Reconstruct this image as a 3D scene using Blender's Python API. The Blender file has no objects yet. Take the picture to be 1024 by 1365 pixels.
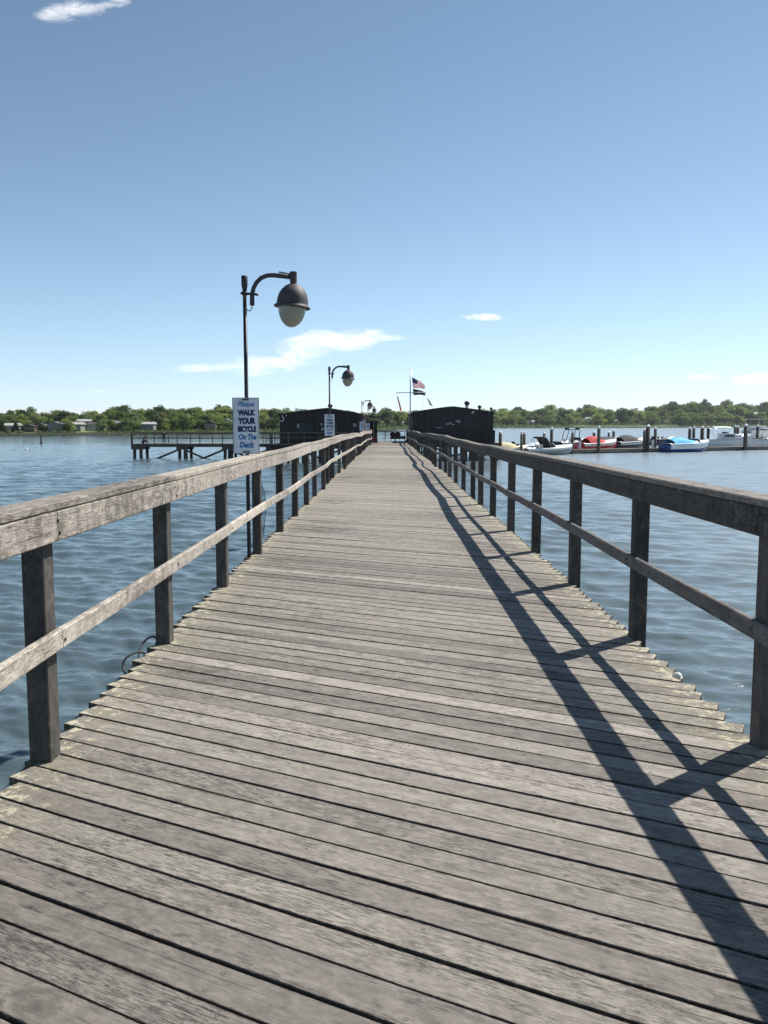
import bpy, bmesh, math, random
import numpy as np
from mathutils import Vector, Matrix, noise as mnoise

rnd = random.Random(11)
PI = math.pi
scene = bpy.context.scene
col = scene.collection
H = 1.55                 # camera height above the deck
WZ = -1.75               # water level
F = 1100.0               # focal length in photo pixels
VPX, VPY = 518.0, 567.0  # where the pier axis meets the horizon


PITCH = math.atan((682.5 - VPY) / F)
YAW = math.atan((VPX - 512) / F)


def ray(px, py):
    """direction of a photo pixel, scaled so that y = 1"""
    x, y, z = (px - 512) / F, (682.5 - py) / F, -1.0
    a = PI / 2 - PITCH
    y, z = y * math.cos(a) - z * math.sin(a), y * math.sin(a) + z * math.cos(a)
    x, y = x * math.cos(YAW) - y * math.sin(YAW), x * math.sin(YAW) + y * math.cos(YAW)
    return x / y, z / y


def X(px, D, py=567.0):
    return ray(px, py)[0] * D


def Z(py, D):
    return H + ray(512, py)[1] * D


# ------------------------------------------------------------------ node helpers
class NT:
    def __init__(self, nt):
        self.nt = nt

    def n(self, typ, **kw):
        nd = self.nt.nodes.new(typ)
        for k, v in kw.items():
            setattr(nd, k, v)
        return nd

    def link(self, a, b):
        self.nt.links.new(a, b)

    def put(self, sock, v):
        if isinstance(v, bpy.types.NodeSocket):
            self.link(v, sock)
        else:
            sock.default_value = v

    def math(self, op, a, b=None, c=None, clamp=False):
        nd = self.n('ShaderNodeMath', operation=op, use_clamp=clamp)
        self.put(nd.inputs[0], a)
        if b is not None:
            self.put(nd.inputs[1], b)
        if c is not None:
            self.put(nd.inputs[2], c)
        return nd.outputs[0]

    def mix(self, fac, a, b, blend='MIX'):
        nd = self.n('ShaderNodeMix', data_type='RGBA', blend_type=blend)
        self.put(nd.inputs[0], fac)
        self.put(nd.inputs[6], a if isinstance(a, bpy.types.NodeSocket) else (*a, 1))
        self.put(nd.inputs[7], b if isinstance(b, bpy.types.NodeSocket) else (*b, 1))
        return nd.outputs[2]

    def noise(self, vec, scale, detail=4, rough=0.55, dist=0.0):
        nd = self.n('ShaderNodeTexNoise')
        if vec is not None:
            self.link(vec, nd.inputs['Vector'])
        nd.inputs['Scale'].default_value = scale
        nd.inputs['Detail'].default_value = detail
        nd.inputs['Roughness'].default_value = rough
        nd.inputs['Distortion'].default_value = dist
        return nd.outputs['Fac']

    def mapping(self, vec, scale=(1, 1, 1), loc=(0, 0, 0), rot=(0, 0, 0)):
        nd = self.n('ShaderNodeMapping')
        self.link(vec, nd.inputs[0])
        nd.inputs['Scale'].default_value = scale
        nd.inputs['Location'].default_value = loc
        nd.inputs['Rotation'].default_value = rot
        return nd.outputs[0]

    def smooth(self, v, a, b, lo=0.0, hi=1.0):
        nd = self.n('ShaderNodeMapRange', interpolation_type='SMOOTHSTEP')
        self.put(nd.inputs[0], v)
        nd.inputs[1].default_value = a
        nd.inputs[2].default_value = b
        nd.inputs[3].default_value = lo
        nd.inputs[4].default_value = hi
        return nd.outputs[0]

    def bump(self, h, strength=0.5, dist=0.01, normal=None):
        nd = self.n('ShaderNodeBump')
        nd.inputs['Strength'].default_value = strength
        nd.inputs['Distance'].default_value = dist
        self.link(h, nd.inputs['Height'])
        if normal is not None:
            self.link(normal, nd.inputs['Normal'])
        return nd.outputs[0]


def new_mat(name):
    m = bpy.data.materials.new(name)
    m.use_nodes = True
    t = NT(m.node_tree)
    b = m.node_tree.nodes['Principled BSDF']
    return m, t, b


def plain(name, c, rough=0.6, metal=0.0, var=0.15, scale=3.0, bump=0.0, coat=0.0):
    """plain surface with soft grime variation"""
    m, t, b = new_mat(name)
    tc = t.n('ShaderNodeTexCoord')
    f = t.noise(tc.outputs['Object'], scale, 5, 0.6)
    f2 = t.noise(tc.outputs['Object'], scale * 7, 3, 0.6)
    s = t.math('ADD', t.math('MULTIPLY', f, 0.7), t.math('MULTIPLY', f2, 0.3))
    s = t.smooth(s, 0.3, 0.7)
    lo = tuple(x * (1 - var) for x in c)
    hi = tuple(min(1, x * (1 + var)) for x in c)
    t.link(t.mix(s, lo, hi), b.inputs['Base Color'])
    b.inputs['Roughness'].default_value = rough
    b.inputs['Metallic'].default_value = metal
    if coat:
        b.inputs['Coat Weight'].default_value = coat
    if bump:
        t.link(t.bump(f2, bump, 0.01), b.inputs['Normal'])
    return m


def wood(name, light, dark, lichen=0.0, lichen_col=(0.42, 0.40, 0.28), stain=0.6, deck=False, bumpd=0.004, drips=0.0):
    """weathered board: UV is in metres, u along the grain; colour attribute 'tone' varies board by board"""
    m, t, b = new_mat(name)
    uv = t.n('ShaderNodeUVMap', uv_map='UVMap').outputs[0]
    at = t.n('ShaderNodeAttribute', attribute_name='tone')
    sep = t.n('ShaderNodeSeparateColor')
    t.link(at.outputs['Color'], sep.inputs[0])
    tone, torn, hue = sep.outputs[0], sep.outputs[1], sep.outputs[2]
    geo = t.n('ShaderNodeNewGeometry')
    pos = geo.outputs['Position']
    grain = t.noise(t.mapping(uv, (2.2, 110, 1)), 1.0, 6, 0.65, 0.3)
    fine = t.noise(t.mapping(uv, (7, 320, 1)), 1.0, 3, 0.6)
    patch = t.noise(t.mapping(uv, (0.9, 7, 1)), 1.0, 5, 0.6, 0.6)
    streak = t.noise(t.mapping(uv, (1.6, 24, 1)), 1.0, 6, 0.72, 0.8)
    broad = t.noise(pos, 0.55, 4, 0.6)
    blot = t.noise(pos, 7.0, 5, 0.7)
    f = t.math('ADD', t.math('MULTIPLY', grain, 0.42), t.math('MULTIPLY', patch, 0.38))
    f = t.math('ADD', f, t.math('MULTIPLY', fine, 0.20))
    f = t.smooth(f, 0.34, 0.66)
    mid = tuple((a + 2 * c) / 3 for a, c in zip(dark, light))
    c = t.mix(f, mid, light)
    # torn, dark raised grain: short dashes gathered in ragged patches
    dash = t.noise(t.mapping(uv, (15, 150, 1), (11, 4, 0)), 1.0, 5, 0.72, 0.3)
    pm = t.noise(t.mapping(uv, (2.6, 13, 1), (5, 9, 0)), 1.0, 6, 0.7, 0.8)
    pm = t.smooth(t.math('ADD', pm, t.math('MULTIPLY', t.math('SUBTRACT', torn, 0.5), 0.30)), 0.49, 0.66)
    tm = t.math('MULTIPLY', t.smooth(dash, 0.47, 0.58), pm)
    tm = t.math('MAXIMUM', tm, t.math('MULTIPLY', t.math('MULTIPLY', t.smooth(streak, 0.52, 0.66), t.smooth(patch, 0.42, 0.6)), torn))
    # bleached fibre shows between the torn grain
    c = t.mix(t.math('MULTIPLY', pm, 0.45), c, tuple(min(1, x * 1.32) for x in light))
    c = t.mix(t.math('MULTIPLY', tm, 0.85), c, dark)
    # knots
    kv = t.n('ShaderNodeTexVoronoi')
    t.link(t.mapping(uv, (1.1, 5.5, 1)), kv.inputs['Vector'])
    kv.inputs['Scale'].default_value = 1.0
    kd = t.math('ADD', kv.outputs['Distance'], t.math('MULTIPLY', t.math('SUBTRACT', grain, 0.5), 0.04))
    km = t.math('MULTIPLY', t.smooth(kd, 0.075, 0.035), 0.75)
    c = t.mix(km, c, tuple(x * 0.55 for x in dark))
    # long hairline checks
    ck = t.noise(t.mapping(uv, (0.7, 75, 1), (3, 7, 0)), 1.0, 3, 0.5, 0.2)
    ckm = t.math('MULTIPLY', t.smooth(ck, 0.645, 0.69), 0.7)
    c = t.mix(ckm, c, tuple(x * 0.35 for x in dark))
    # damp / dirty blotches
    st = t.math('MULTIPLY', t.smooth(t.math('ADD', t.math('MULTIPLY', broad, 0.6), t.math('MULTIPLY', blot, 0.4)), 0.48, 0.66), stain)
    c = t.mix(st, c, tuple(x * 1.1 for x in dark))
    # mottled weathering
    m1 = t.noise(t.mapping(uv, (9, 22, 1), (2, 3, 0)), 1.0, 6, 0.72, 0.5)
    m2 = t.noise(t.mapping(uv, (26, 60, 1), (7, 1, 0)), 1.0, 4, 0.7)
    mo = t.math('ADD', t.math('MULTIPLY', m1, 0.65), t.math('MULTIPLY', m2, 0.35))
    c = t.mix(t.math('MULTIPLY', t.smooth(mo, 0.46, 0.64), 0.7), c, tuple(min(1, x * 1.35) for x in light))
    c = t.mix(t.math('MULTIPLY', t.smooth(mo, 0.50, 0.34), 0.7), c, tuple(a_ * 0.5 + b_ * 0.5 for a_, b_ in zip(dark, mid)))
    # greenish or warm tint per board
    c = t.mix(t.math('MULTIPLY', hue, 0.55), c, t.mix(1.0, c, (0.93, 0.97, 0.90), 'MULTIPLY'))
    # brightness per board
    hsv = t.n('ShaderNodeHueSaturation')
    t.link(c, hsv.inputs['Color'])
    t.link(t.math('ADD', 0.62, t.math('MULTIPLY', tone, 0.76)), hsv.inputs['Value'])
    c = hsv.outputs[0]
    if deck:
        sx = t.n('ShaderNodeSeparateXYZ')
        t.link(pos, sx.inputs[0])
        off = t.math('ABSOLUTE', t.math('SUBTRACT', sx.outputs[0], 0.08))
        edge = t.smooth(off, 1.22, 1.74)
        # lichen and guano near the ragged ends
        ln = t.noise(pos, 14.0, 5, 0.7)
        lm = t.math('MULTIPLY', t.smooth(t.math('ADD', ln, t.math('MULTIPLY', edge, 0.17)), 0.665, 0.74), edge)
        wash = t.math('MULTIPLY', t.math('MULTIPLY', edge, t.smooth(blot, 0.34, 0.60)), 0.65)
        c = t.mix(wash, c, (0.235, 0.205, 0.15))
        c = t.mix(t.math('MULTIPLY', lm, 0.85), c, lichen_col)
        # trodden middle
        mid_w = t.math('MULTIPLY', t.smooth(off, 1.15, 0.2), t.smooth(broad, 0.35, 0.7))
        c = t.mix(t.math('MULTIPLY', mid_w, 0.3), c, tuple(min(1, x * 1.2) for x in light))
        # droppings
        vor = t.n('ShaderNodeTexVoronoi')
        t.link(pos, vor.inputs['Vector'])
        vor.inputs['Scale'].default_value = 1.3
        dm = t.smooth(t.math('ADD', vor.outputs['Distance'], t.math('MULTIPLY', t.math('SUBTRACT', ln, 0.5), 0.10)), 0.045, 0.02)
        sc2 = t.n('ShaderNodeSeparateColor')
        t.link(vor.outputs['Color'], sc2.inputs[0])
        dm = t.math('MULTIPLY', dm, t.math('GREATER_THAN', sc2.outputs[0], 0.62))
        c = t.mix(t.math('MULTIPLY', dm, 0.55), c, (0.55, 0.54, 0.50))
        # grime along the ragged arrises, and rusty screw heads in pairs over every joist
        g = t.n('ShaderNodeUVMap', uv_map='Screw').outputs[0]
        sg = t.n('ShaderNodeSeparateXYZ')
        t.link(g, sg.inputs[0])
        av = t.math('ABSOLUTE', sg.outputs[1])
        rag = t.noise(t.mapping(uv, (22, 40, 1)), 1.0, 5, 0.75)
        em = t.smooth(t.math('ADD', av, t.math('MULTIPLY', t.math('SUBTRACT', rag, 0.5), 0.030)), 0.0618, 0.0685)
        c = t.mix(t.math('MULTIPLY', em, 0.75), c, tuple(x * 0.6 for x in dark))
        uu = t.math('PINGPONG', sg.outputs[0], 0.31)
        vv = t.math('SUBTRACT', av, 0.040)
        dd = t.math('SQRT', t.math('ADD', t.math('MULTIPLY', uu, uu), t.math('MULTIPLY', vv, vv)))
        c = t.mix(t.math('MULTIPLY', t.smooth(dd, 0.011, 0.005), 0.5), c, tuple(x * 0.8 for x in dark))
        c = t.mix(t.math('MULTIPLY', t.smooth(dd, 0.0045, 0.0035), 0.5), c, (0.22, 0.20, 0.18))
    if drips:
        dn = t.noise(t.mapping(pos, (9, 9, 1.1)), 1.0, 5, 0.65, 0.4)
        c = t.mix(t.math('MULTIPLY', t.smooth(dn, 0.50, 0.66), drips), c, tuple(x * 0.9 for x in dark))
        c = t.mix(t.math('MULTIPLY', t.smooth(dn, 0.44, 0.32), drips * 0.6), c, tuple(min(1, x * 1.25) for x in light))
    if lichen:
        ln = t.noise(pos, 9.0, 6, 0.75)
        ln2 = t.noise(pos, 1.7, 4, 0.6)
        lm = t.math('MULTIPLY', t.smooth(ln, 0.52, 0.62), t.smooth(ln2, 0.40, 0.62))
        c = t.mix(t.math('MULTIPLY', lm, lichen), c, lichen_col)
    t.link(c, b.inputs['Base Color'])
    b.inputs['Roughness'].default_value = 0.82
    b.inputs['Specular IOR Level'].default_value = 0.3
    hgt = t.math('ADD', t.math('MULTIPLY', grain, 0.6), t.math('MULTIPLY', fine, 0.25))
    hgt = t.math('SUBTRACT', hgt, t.math('MULTIPLY', tm, 0.45))
    hgt = t.math('SUBTRACT', hgt, t.math('MULTIPLY', ckm, 0.9))
    t.link(t.bump(hgt, 0.7, bumpd), b.inputs['Normal'])
    return m


M = {}
M['deck'] = wood('deck_boards', (0.278, 0.249, 0.224), (0.034, 0.028, 0.024), stain=0.72, deck=True, lichen_col=(0.50, 0.46, 0.33))
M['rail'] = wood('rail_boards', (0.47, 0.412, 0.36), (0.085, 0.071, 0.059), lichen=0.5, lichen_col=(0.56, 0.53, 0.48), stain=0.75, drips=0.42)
M['rail_dark'] = wood('rail_boards_shade_lichen', (0.095, 0.086, 0.078), (0.018, 0.017, 0.015), lichen=0.5, lichen_col=(0.20, 0.21, 0.18), stain=0.9, drips=0.5)  # rail wood darkened: shade of the sunless side put into colour, plus lichen
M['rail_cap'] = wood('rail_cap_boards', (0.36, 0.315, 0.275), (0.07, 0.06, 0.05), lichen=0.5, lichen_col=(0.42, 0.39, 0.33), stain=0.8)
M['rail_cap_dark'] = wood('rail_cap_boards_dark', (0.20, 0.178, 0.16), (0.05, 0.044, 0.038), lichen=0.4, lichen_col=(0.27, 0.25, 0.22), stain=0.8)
M['rail_mid_dark'] = wood('rail_boards_shaded_side', (0.20, 0.182, 0.175), (0.05, 0.045, 0.043), lichen=0.3, lichen_col=(0.26, 0.25, 0.24), stain=0.7)  # darker copy of the rail wood, shade put into its colour
M['post'] = wood('post_timber', (0.085, 0.077, 0.072), (0.02, 0.018, 0.018), lichen=0.2, stain=0.6)
M['pile'] = wood('pile_timber', (0.10, 0.088, 0.075), (0.03, 0.028, 0.025), lichen=0.1, stain=0.6)
M['sidewood'] = wood('fishing_pier_timber', (0.12, 0.10, 0.085), (0.04, 0.035, 0.03), stain=0.6)
M['lamp'] = plain('lamp_metal', (0.066, 0.056, 0.060), 0.62, 0.1, 0.35, 9)
M['pole'] = plain('pole_steel', (0.04, 0.04, 0.045), 0.5, 0.5, 0.3, 8)
M['board'] = plain('sign_board', (0.68, 0.73, 0.78), 0.45, 0, 0.16, 5)
M['signedge'] = plain('sign_edge', (0.16, 0.17, 0.19), 0.5, 0.3, 0.2, 6)
M['navy'] = plain('navy_paint', (0.012, 0.018, 0.12), 0.5, 0, 0.1, 20)
M['blue'] = plain('sign_blue_paint', (0.03, 0.17, 0.40), 0.5, 0, 0.15, 20)
M['paleblue'] = plain('sign_faded_paint', (0.10, 0.22, 0.46), 0.5, 0, 0.3, 20)
M['black'] = plain('black_rubber', (0.015, 0.015, 0.016), 0.55, 0, 0.3, 10)
M['white'] = plain('white_gelcoat', (0.78, 0.78, 0.76), 0.3, 0, 0.05, 1.5, coat=0.3)
M['offwhite'] = plain('off_white_paint', (0.62, 0.61, 0.57), 0.5, 0, 0.1, 2)
M['grey'] = plain('grey_paint', (0.30, 0.31, 0.32), 0.5, 0, 0.15, 3)
M['dkgrey'] = plain('dark_grey_canvas', (0.055, 0.058, 0.07), 0.85, 0, 0.2, 3)
M['cream'] = plain('cream_canvas', (0.70, 0.60, 0.36), 0.8, 0, 0.12, 3)
M['red'] = plain('red_gelcoat', (0.50, 0.02, 0.03), 0.3, 0, 0.1, 2, coat=0.3)
M['redcanvas'] = plain('red_canvas', (0.55, 0.035, 0.05), 0.8, 0, 0.15, 3)
M['cyan'] = plain('cyan_canvas', (0.03, 0.42, 0.78), 0.7, 0, 0.12, 3)
M['navyhull'] = plain('blue_gelcoat', (0.02, 0.06, 0.25), 0.3, 0, 0.1, 2, coat=0.3)
M['darkhull'] = plain('dark_gelcoat', (0.03, 0.032, 0.045), 0.3, 0, 0.1, 2, coat=0.3)
M['steel'] = plain('stainless_tube', (0.55, 0.56, 0.58), 0.3, 0.9, 0.1, 4)
M['screen'] = plain('tinted_windscreen', (0.05, 0.07, 0.09), 0.08, 0, 0.1, 2)
M['dockwood'] = wood('dock_timber', (0.20, 0.175, 0.15), (0.06, 0.052, 0.045), stain=0.5)
M['skin'] = plain('skin', (0.42, 0.25, 0.17), 0.5, 0, 0.08, 12)
M['jacket'] = plain('dark_jacket_cloth', (0.03, 0.032, 0.045), 0.85, 0, 0.2, 12)
M['jeans'] = plain('dark_trousers_cloth', (0.03, 0.035, 0.055), 0.85, 0, 0.2, 12)
M['hair'] = plain('dark_hair', (0.02, 0.015, 0.012), 0.6, 0, 0.3, 30)
M['darkred'] = plain('dark_red_paint', (0.10, 0.018, 0.018), 0.6, 0, 0.2, 4)
M['stone'] = plain('rubble_stone', (0.085, 0.08, 0.07), 0.9, 0, 0.35, 0.6)


def siding_mat(name, c, pitch=0.2):
    m, t, b = new_mat(name)
    tc = t.n('ShaderNodeTexCoord').outputs['Object']
    s = t.n('ShaderNodeSeparateXYZ')
    t.link(tc, s.inputs[0])
    xx = t.math('ADD', s.outputs[0], s.outputs[1])
    tri = t.math('PINGPONG', xx, pitch / 2)
    groove = t.smooth(tri, 0.0, pitch * 0.08, 0.0, 1.0)
    idx = t.math('FLOOR', t.math('DIVIDE', xx, pitch))
    wn = t.n('ShaderNodeTexWhiteNoise', noise_dimensions='1D')
    t.link(idx, wn.inputs['W'])
    n1 = t.noise(t.mapping(tc, (9, 9, 0.8)), 1.0, 5, 0.65)
    v = t.math('ADD', t.math('MULTIPLY', wn.outputs[0], 0.5), t.math('MULTIPLY', n1, 0.5))
    lo = tuple(x * 0.55 for x in c)
    hi = tuple(x * 1.5 for x in c)
    cc = t.mix(v, lo, hi)
    cc = t.mix(groove, tuple(x * 0.3 for x in c), cc)
    t.link(cc, b.inputs['Base Color'])
    b.inputs['Roughness'].default_value = 0.75
    t.link(t.bump(groove, 0.6, 0.012), b.inputs['Normal'])
    return m


M['siding'] = siding_mat('dark_stained_siding', (0.026, 0.024, 0.026))
M['skirtboards'] = siding_mat('dark_stained_boards', (0.018, 0.017, 0.019), 0.15)
M['shingle'] = plain('dark_shingle', (0.05, 0.047, 0.045), 0.9, 0, 0.35, 2.5, 0.4)
M['glassdark'] = plain('window_glass_dark', (0.02, 0.024, 0.03), 0.5, 0, 0.1, 1)


def globe_mat():
    m, t, b = new_mat('lamp_globe_acrylic')
    tc = t.n('ShaderNodeTexCoord').outputs['Object']
    f = t.noise(tc, 5, 4, 0.6)
    t.link(t.mix(f, (0.28, 0.275, 0.21), (0.38, 0.375, 0.30)), b.inputs['Base Color'])
    b.inputs['Roughness'].default_value = 0.25
    b.inputs['Subsurface Weight'].default_value = 0.3
    b.inputs['Subsurface Radius'].default_value = (0.05, 0.05, 0.04)
    return m


M['globe'] = globe_mat()


# ------------------------------------------------------------------ mesh helpers
class MB:
    def __init__(self):
        self.v, self.f, self.uv, self.uv2, self.tone, self.mi, self.sm = [], [], [], [], [], [], []
        self.m = 0
        self.smooth = False

    def face(self, idx, uvs=None, tone=(0.5, 0.5, 0.5), uv2=None):
        self.f.append(tuple(idx))
        if uvs is None:
            p = [self.v[i] for i in idx]
            uvs = [(q[0] + q[1], q[2] + 0.37 * q[1]) for q in p]
        self.uv.extend(uvs)
        self.uv2.extend(uv2 if uv2 else [(9.0, 9.0)] * len(idx))
        self.tone.append(tone)
        self.mi.append(self.m)
        self.sm.append(self.smooth)

    def prism(self, prof, p0, p1, side, up, nseg=1, tone=None, warp=None, grain=True):
        """extrude a 2-D profile from p0 to p1; UVs in metres along the grain"""
        p0, p1, side, up = Vector(p0), Vector(p1), Vector(side), Vector(up)
        if tone is None:
            tone = (rnd.random(), rnd.random(), rnd.random())
        L = (p1 - p0).length
        n = len(prof)
        per = [0]
        for j in range(n):
            a, b = prof[j], prof[(j + 1) % n]
            per.append(per[-1] + math.hypot(a[0] - b[0], a[1] - b[1]))
        u0, v0 = rnd.uniform(0, 60), rnd.uniform(0, 60)
        base = len(self.v)
        for i in range(nseg + 1):
            c = p0.lerp(p1, i / nseg)
            if warp:
                c = c + warp(i / nseg)
            for (a, b) in prof:
                self.v.append(tuple(c + side * a + up * b))
        for i in range(nseg):
            for j in range(n):
                k = (j + 1) % n
                A, B = base + i * n, base + (i + 1) * n
                ua, ub = u0 + L * i / nseg, u0 + L * (i + 1) / nseg
                sa, sb = L * i / nseg - L / 2, L * (i + 1) / nseg - L / 2
                self.face((A + j, A + k, B + k, B + j),
                          [(ua, v0 + per[j]), (ua, v0 + per[j + 1]), (ub, v0 + per[j + 1]), (ub, v0 + per[j])], tone,
                          [(sa, prof[j][0]), (sa, prof[k][0]), (sb, prof[k][0]), (sb, prof[j][0])])
        et = (tone[0] * 0.6, 0.8, tone[2])
        self.face([base + j for j in range(n)][::-1], [(u0 + q[1], v0 + q[0]) for q in prof[::-1]], et)
        e = base + nseg * n
        self.face([e + j for j in range(n)], [(u0 + q[1], v0 + q[0]) for q in prof], et)

    def beam(self, p0, p1, w, h, up=(0, 0, 1), bev=0.004, nseg=1, tone=None, warp=None):
        p0, p1 = Vector(p0), Vector(p1)
        d = (p1 - p0).normalized()
        up = Vector(up)
        side = d.cross(up).normalized()
        up = side.cross(d).normalized()
        self.prism(rect(w, h, bev), p0, p1, side, up, nseg, tone, warp)

    def box(self, c, s, bev=0.0, tone=None):
        c = Vector(c)
        self.prism(rect(s[0], s[1], bev), c - Vector((0, 0, s[2] / 2)), c + Vector((0, 0, s[2] / 2)), (1, 0, 0), (0, 1, 0), 1, tone)

    def tube(self, pts, r, n=10, tone=None, cap=True):
        pts = [Vector(p) for p in pts]
        rs = r if isinstance(r, (list, tuple)) else [r] * len(pts)
        base = len(self.v)
        t0 = (pts[1] - pts[0]).normalized()
        ref = Vector((0, 0, 1)) if abs(t0.z) < 0.9 else Vector((1, 0, 0))
        s = t0.cross(ref).normalized()
        tone = tone or (rnd.random(), rnd.random(), rnd.random())
        u0 = rnd.uniform(0, 50)
        acc = 0
        us = []
        for i, p in enumerate(pts):
            if i == 0:
                tg = t0
            elif i == len(pts) - 1:
                tg = (pts[i] - pts[i - 1]).normalized()
            else:
                tg = ((pts[i + 1] - pts[i]).normalized() + (pts[i] - pts[i - 1]).normalized()).normalized()
            s = (s - tg * s.dot(tg)).normalized()
            b = tg.cross(s)
            if i:
                acc += (pts[i] - pts[i - 1]).length
            us.append(acc + u0)
            for k in range(n):
                a = 2 * PI * k / n
                self.v.append(tuple(p + (s * math.cos(a) + b * math.sin(a)) * rs[i]))
        sm = self.smooth
        self.smooth = True
        for i in range(len(pts) - 1):
            for k in range(n):
                q = (k + 1) % n
                A, B = base + i * n, base + (i + 1) * n
                w = 2 * PI * rs[i] / n
                self.face((A + k, A + q, B + q, B + k), [(us[i], w * k), (us[i], w * (k + 1)), (us[i + 1], w * (k + 1)), (us[i + 1], w * k)], tone)
        self.smooth = sm
        if cap:
            self.face([base + k for k in range(n)][::-1], None, tone)
            e = base + (len(pts) - 1) * n
            self.face([e + k for k in range(n)], None, tone)

    def lathe(self, prof, c=(0, 0, 0), n=24, mat=None, tone=(0.5, 0.5, 0.5)):
        """prof: list of (radius, z); revolve around z, optional 3x3 rotation"""
        c = Vector(c)
        base = len(self.v)
        for (r, z) in prof:
            for k in range(n):
                a = 2 * PI * k / n
                p = Vector((r * math.cos(a), r * math.sin(a), z))
                if mat is not None:
                    p = mat @ p
                self.v.append(tuple(c + p))
        sm = self.smooth
        self.smooth = True
        for i in range(len(prof) - 1):
            for k in range(n):
                q = (k + 1) % n
                self.face((base + i * n + k, base + i * n + q, base + (i + 1) * n + q, base + (i + 1) * n + k), None, tone)
        self.smooth = sm
        if prof[0][0] > 1e-4:
            self.face([base + k for k in range(n)][::-1], None, tone)
        if prof[-1][0] > 1e-4:
            e = base + (len(prof) - 1) * n
            self.face([e + k for k in range(n)], None, tone)

    def loft(self, rings, closed=True, caps=True, tone=None):
        tone = tone or (0.5, 0.5, 0.5)
        base = len(self.v)
        n = len(rings[0])
        for r in rings:
            for p in r:
                self.v.append(tuple(p))
        for i in range(len(rings) - 1):
            for j in range(n if closed else n - 1):
                k = (j + 1) % n
                self.face((base + i * n + j, base + i * n + k, base + (i + 1) * n + k, base + (i + 1) * n + j), None, tone)
        if caps and closed:
            self.face([base + j for j in range(n)][::-1], None, tone)
            e = base + (len(rings) - 1) * n
            self.face([e + j for j in range(n)], None, tone)

    def build(self, name, mats, parent=None, recalc=True):
        me = bpy.data.meshes.new(name)
        off = Vector((0, 0, 0))
        q = parent
        while q is not None:
            off += q.location
            q = q.parent
        vs = [(a - off.x, b - off.y, c - off.z) for a, b, c in self.v]
        me.from_pydata(vs, [], self.f)
        if not isinstance(mats, (list, tuple)):
            mats = [mats]
        for m in mats:
            me.materials.append(m)
        me.polygons.foreach_set('material_index', self.mi)
        me.polygons.foreach_set('use_smooth', self.sm)
        uvl = me.uv_layers.new(name='UVMap')
        uvl.data.foreach_set('uv', np.array(self.uv, dtype=np.float32).ravel())
        uv2 = me.uv_layers.new(name='Screw')
        uv2.data.foreach_set('uv', np.array(self.uv2, dtype=np.float32).ravel())
        at = me.attributes.new('tone', 'FLOAT_COLOR', 'FACE')
        tn = np.ones((len(self.f), 4), dtype=np.float32)
        tn[:, :3] = np.array(self.tone, dtype=np.float32)
        at.data.foreach_set('color', tn.ravel())
        me.update()
        if recalc:
            bm = bmesh.new()
            bm.from_mesh(me)
            bmesh.ops.recalc_face_normals(bm, faces=bm.faces)
            bm.to_mesh(me)
            bm.free()
        o = bpy.data.objects.new(name, me)
        col.objects.link(o)
        if parent is not None:
            o.parent = parent
        return o


def rect(w, h, b=0.0):
    w, h = w / 2, h / 2
    if b <= 0:
        return [(-w, -h), (w, -h), (w, h), (-w, h)]
    return [(-w + b, -h), (w - b, -h), (w, -h + b), (w, h - b), (w - b, h), (-w + b, h), (-w, h - b), (-w, -h + b)]


def tag(o, label, cat, group=None):
    o['label'] = label
    o['category'] = cat
    if group:
        o['group'] = group
    return o


def thing(name, label, cat, loc=(0, 0, 0), group=None):
    o = bpy.data.objects.new(name, None)
    o.empty_display_size = 0.2
    col.objects.link(o)
    o.location = loc
    return tag(o, label, cat, group)


def copy_tree(o, parent=None):
    c = o.copy()
    col.objects.link(c)
    if parent is not None:
        c.parent = parent
    for ch in [x for x in bpy.data.objects if x.parent == o]:
        copy_tree(ch, c)
    return c


def structure(o):
    o['kind'] = 'structure'
    return o


# ------------------------------------------------------------------ slow sag and sway of the old pier
def ramp(y, a, b):
    t = max(0.0, min(1.0, (y - a) / (b - a)))
    return t * t * (3 - 2 * t)


def sag(y):
    k = ramp(y, 8, 26)
    return k * (0.022 * math.sin(y * 0.23 + 1.0) + 0.018 * math.sin(y * 0.51 + 0.4)) - 0.10 * ramp(y, 30, 70)


def sway(y, s):
    k = ramp(y, 6, 22)
    return k * (0.04 * math.sin(y * 0.31 + s * 1.7) + 0.03 * math.sin(y * 0.74 + s * 0.6))


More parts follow.
